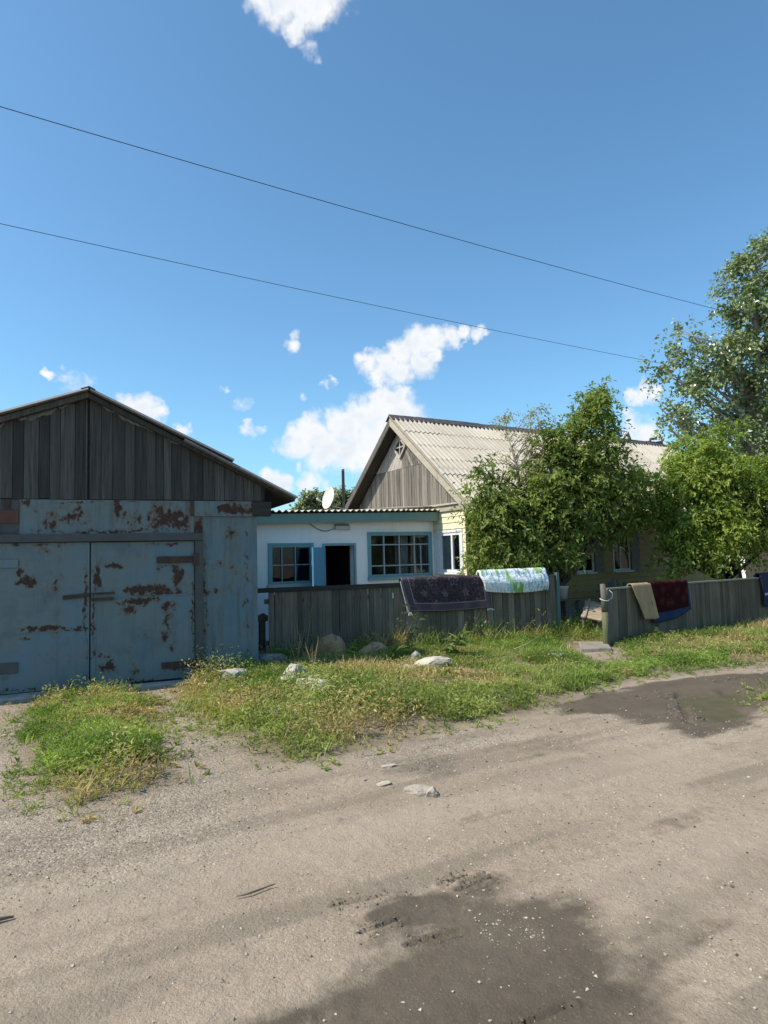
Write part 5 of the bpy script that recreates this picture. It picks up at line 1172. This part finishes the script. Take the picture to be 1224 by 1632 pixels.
def veg(n, xr, yr, seed, per, hfun, lfun, dens, blade=False):
    r = np.random.default_rng(seed); x = r.uniform(*xr, n); y = r.uniform(*yr, n)
    ok, vf, v2, vg = in_front_or_gate(x, y); gs = grass_sd(x, y)
    p = np.maximum(sst(gs, -.02, .32) * (.35 + 1.1 * sst(fbm(x * 4.5, y * 4.5, 55, 3), .36, .6)), .10 * sst(gs, -.35, .0)) * dens(x, y); k = ok & (r.uniform(0, 1, n) < p); x, y, gs, vf, v2 = x[k], y[k], gs[k], vf[k], v2[k]; n = len(x)
    h = hfun(x, y, gs, vf, v2, r); dr = dryness(x, y)
    z0 = gz(x, y)
    # per-plant tone
    tone = np.clip(fbm(x * 2.1, y * 2.1, 77, 4) * 2.0 - .5 + r.normal(size=n) * .2, 0, 1)[:, None]
    g0, g1 = np.array([0.10, 0.165, 0.030]), np.array([0.31, 0.39, 0.105])
    warm = np.clip(fbm(x * .8 + 9, y * .8, 88, 3) * 2 - .7, 0, 1)[:, None]
    g1 = g1 * (1 - warm) + np.array([0.38, 0.36, 0.14]) * warm
    col = g0 * (1 - tone) + g1 * tone
    sc = np.array([0.44, 0.34, 0.18]) * r.uniform(.7, 1.25, (n, 1)); isd = (r.uniform(0, 1, n) < dr * 1.1)[:, None]
    col = np.where(isd, sc, col)
    sid = np.repeat(np.arange(n), per); N_ = n * per
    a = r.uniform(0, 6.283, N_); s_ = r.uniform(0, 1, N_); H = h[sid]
    if blade:
        base = np.stack([x[sid] + r.normal(size=N_) * .018, y[sid] + r.normal(size=N_) * .018, z0[sid] - .005], 1)
        lean = r.uniform(.15, .75, N_); D = np.stack([np.cos(a) * lean, np.sin(a) * lean, np.ones(N_)], 1)
        N2 = np.stack([np.cos(a), np.sin(a), -lean], 1) * -1; L = H * r.uniform(.5, 1.15, N_); Wd = np.clip(L * .06, .004, .011)
        c = col[sid] * r.uniform(.75, 1.3, (N_, 1)); return leaf_mesh(base, D, N2, L, Wd, c, 0, .25)
    axd = np.stack([r.normal(size=n) * .35, r.normal(size=n) * .35, np.ones(n)], 1)
    base = np.stack([x, y, z0], 1)[sid] + axd[sid] * (s_ * H)[:, None] + np.stack([np.cos(a), np.sin(a), 0 * a], 1) * (r.uniform(0, .35, N_) * H)[:, None]
    D = np.stack([np.cos(a), np.sin(a), r.uniform(-.2, 1.5, N_)], 1); N2 = np.stack([r.normal(size=N_) * .6, r.normal(size=N_) * .6, np.ones(N_)], 1)
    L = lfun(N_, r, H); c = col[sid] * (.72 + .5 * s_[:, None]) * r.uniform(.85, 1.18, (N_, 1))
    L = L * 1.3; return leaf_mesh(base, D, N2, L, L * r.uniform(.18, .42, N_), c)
patch = lambda s_, f, lo, hi: (lambda x, y: sst(fbm(x * f, y * f, s_, 4), lo, hi))
def h_low(x, y, gs, vf, v2, r): return (.035 + .085 * sst(gs, 0, .5) * fbm(x * 1.7, y * 1.7, 91, 3) * 1.6) * r.uniform(.6, 1.3, len(x))
def h_mid(x, y, gs, vf, v2, r):
    bushy = np.exp(-(((x + .5) / 1.0) ** 2 + ((y - 6.6) / .9) ** 2)) + np.exp(-(((x + 2.35) / .55) ** 2 + ((y - 9.4) / .8) ** 2)) + .5 * np.exp(-(((x + .7) / 1.2) ** 2 + ((y - 8.0) / .8) ** 2)) + .7 * np.exp(-(((x + 2.0) / .8) ** 2 + ((y - 5.4) / .6) ** 2)) + .45 * np.exp(-(((x + 3.9) / .7) ** 2 + ((y - 8.5) / .4) ** 2))
    return (.08 + .30 * bushy) * r.uniform(.5, 1.35, len(x)) * sst(gs, -.1, .35)
def d_mid(x, y): return np.clip(patch(95, 1.2, .38, .6)(x, y) * .35 + np.exp(-(((x + .5) / 1.1) ** 2 + ((y - 6.6) / .95) ** 2)) + np.exp(-(((x + 2.3) / .7) ** 2 + ((y - 9.2) / .9) ** 2)) + .5 * np.exp(-(((x + .8) / 1.3) ** 2 + ((y - 8.0) / .9) ** 2)) + .6 * np.exp(-(((x + 2.1) / .9) ** 2 + ((y - 5.6) / .9) ** 2)) + .6 * np.exp(-(((x + 3.9) / .8) ** 2 + ((y - 8.5) / .5) ** 2)), 0, 1)
def h_fence(x, y, gs, vf, v2, r): return np.clip(.12 + .45 * np.exp(-np.abs(vf) / .45) * (fbm(x * 1.1, y * 1.1, 97, 3) ** 1.5) * 2.2, .08, .62) * r.uniform(.5, 1.2, len(x))
def d_fence(x, y):
    _, vf, v2, _g = in_front_or_gate(x, y); a = np.exp(-np.clip(vf, 0, 9) / .55) * (x < 3.8) + .55 * np.exp(-np.clip(v2, 0, 9) / .3) * (x > 3.9) + .5 * ((x > 3) & (x < 5) & (y > 12.4)); return np.clip(a * (.35 + .8 * fbm(x, y, 98, 3)), 0, 1)
bare = lambda x, y: np.clip(1.1 - .95 * dryness(x, y) - .95 * sst(fbm(x * 1.5, y * 1.5, 99, 4), .52, .66), .04, 1)
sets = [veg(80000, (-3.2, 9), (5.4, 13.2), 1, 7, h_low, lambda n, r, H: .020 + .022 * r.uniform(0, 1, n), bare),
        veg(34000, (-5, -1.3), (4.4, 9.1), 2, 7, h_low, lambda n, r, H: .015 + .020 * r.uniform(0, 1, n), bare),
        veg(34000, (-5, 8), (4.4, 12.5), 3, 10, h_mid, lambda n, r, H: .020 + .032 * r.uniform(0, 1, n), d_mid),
        veg(38000, (-5, 9), (4.4, 15), 4, 5, lambda x, y, gs, vf, v2, r: r.uniform(.06, .20, len(x)) * (.5 + fbm(x * 1.4, y * 1.4, 33, 3)), None, lambda x, y: .15 + .8 * patch(94, .9, .42, .58)(x, y), True),
        veg(16000, (-3.0, 9), (9.2, 15.2), 5, 7, h_fence, None, d_fence, True),
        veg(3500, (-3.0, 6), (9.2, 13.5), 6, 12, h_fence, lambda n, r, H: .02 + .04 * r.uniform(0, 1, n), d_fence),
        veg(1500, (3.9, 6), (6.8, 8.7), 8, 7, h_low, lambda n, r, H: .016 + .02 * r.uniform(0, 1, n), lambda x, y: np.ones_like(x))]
off = 0; VV, FF, TT = [], [], []
for v_, f_, t_ in sets: VV.append(v_); FF.append(f_ + off); TT.append(t_); off += len(v_)
o = obj('grass', mesh_np('grass', np.concatenate(VV), np.concatenate(FF), np.concatenate(TT)), 'grass')
tag(o, 'green grass and low weeds with dry patches along the fence and garage', 'grass', kind='stuff')
# single taller weeds
def weed(label, x, y, h, n, seed, leafl, col, dry=False, lean=(0, 0), stems=1):
    r = np.random.default_rng(seed); z0 = G1(x, y); w_ = thing('weed', label, 'weed', (x, y, z0), 0)
    b = MB(); Ps = []
    for s_ in range(stems):
        a = r.uniform(0, 6.28); sp = .0 if stems == 1 else r.uniform(.1, .45) * h; hh = h * r.uniform(.65, 1.0) if s_ else h
        pts = [(lean[0] * t2 ** 1.5 + sp * math.cos(a) * t2, lean[1] * t2 ** 1.5 + sp * math.sin(a) * t2, hh * t2) for t2 in np.linspace(0, 1, 6)]
        b.tube(pts, [.006, .0055, .005, .004, .003, .0015], 5); Ps.append(np.array(pts))
    b.build('stem', 'straw' if dry else 'post_green', w_)
    P = []; D = []
    for p in Ps:
        k = max(1, n // stems); t2 = r.uniform(.15, 1, k) * 5; i = np.minimum(t2.astype(int), 4); q = p[i] + (p[i + 1] - p[i]) * (t2 - i)[:, None]; P.append(q)
    P = np.concatenate(P); n = len(P); D = r.normal(size=(n, 3)); D[:, 2] = np.abs(D[:, 2]) * .4; N2 = r.normal(size=(n, 3)) * .4 + np.array([0, 0, 1]); L = leafl * r.uniform(.5, 1.2, n)
    v_, f_, t_ = leaf_mesh(P, D, N2, L, L * .3, np.array(col) * r.uniform(.75, 1.25, (n, 1)))
    obj('leaves', mesh_np('leaves', v_, f_, t_), 'grass', w_)
weed('tall pale seed stalk in front of the blue garage side panel', -2.42, 10.2, .62, 60, 1, .035, (.24, .24, .12), True, (-.05, 0))
weed('leafy green weed at the foot of the blue garage panel', -2.15, 10.0, .36, 70, 2, .08, (.10, .16, .035), stems=4)
weed('dead brown branching stalks beside the tall brown boulder', -1.08, 9.7, .48, 30, 3, .03, (.22, .13, .07), True, (0, 0), 7)
weed('tall straw-coloured stalks left of the dead branching stalks', -1.45, 10.6, .55, 40, 4, .035, (.30, .25, .13), True, (0, 0), 4)
weed('wispy grey weed halfway up the dark fence', -1.35, 10.95, .95, 60, 5, .04, (.17, .18, .09), True, (.05, 0), 2)
weed('bright green leafy plant between the two brown boulders', -.52, 10.2, .34, 26, 6, .16, (.14, .22, .045), stems=3)
weed('tall arching grass tuft below the rug on the left fence', .40, 11.35, .85, 40, 7, .16, (.10, .14, .06), False, (.1, -.05), 3)
weed('broad grass tuft left of the broad pale block', .10, 10.35, .30, 40, 8, .2, (.15, .20, .06), stems=5)
weed('leaning pale grass plume right of the broad pale block', .95, 10.75, .40, 60, 9, .22, (.16, .21, .07), stems=6, lean=(.2, 0))
weed('low wide-leaved weed under the blue blanket', 5.0, 12.35, .22, 60, 10, .12, (.14, .2, .05), stems=8)
weed('green weed growing in the gateway by the bench', 3.85, 13.9, .50, 80, 11, .09, (.14, .2, .05), stems=4)
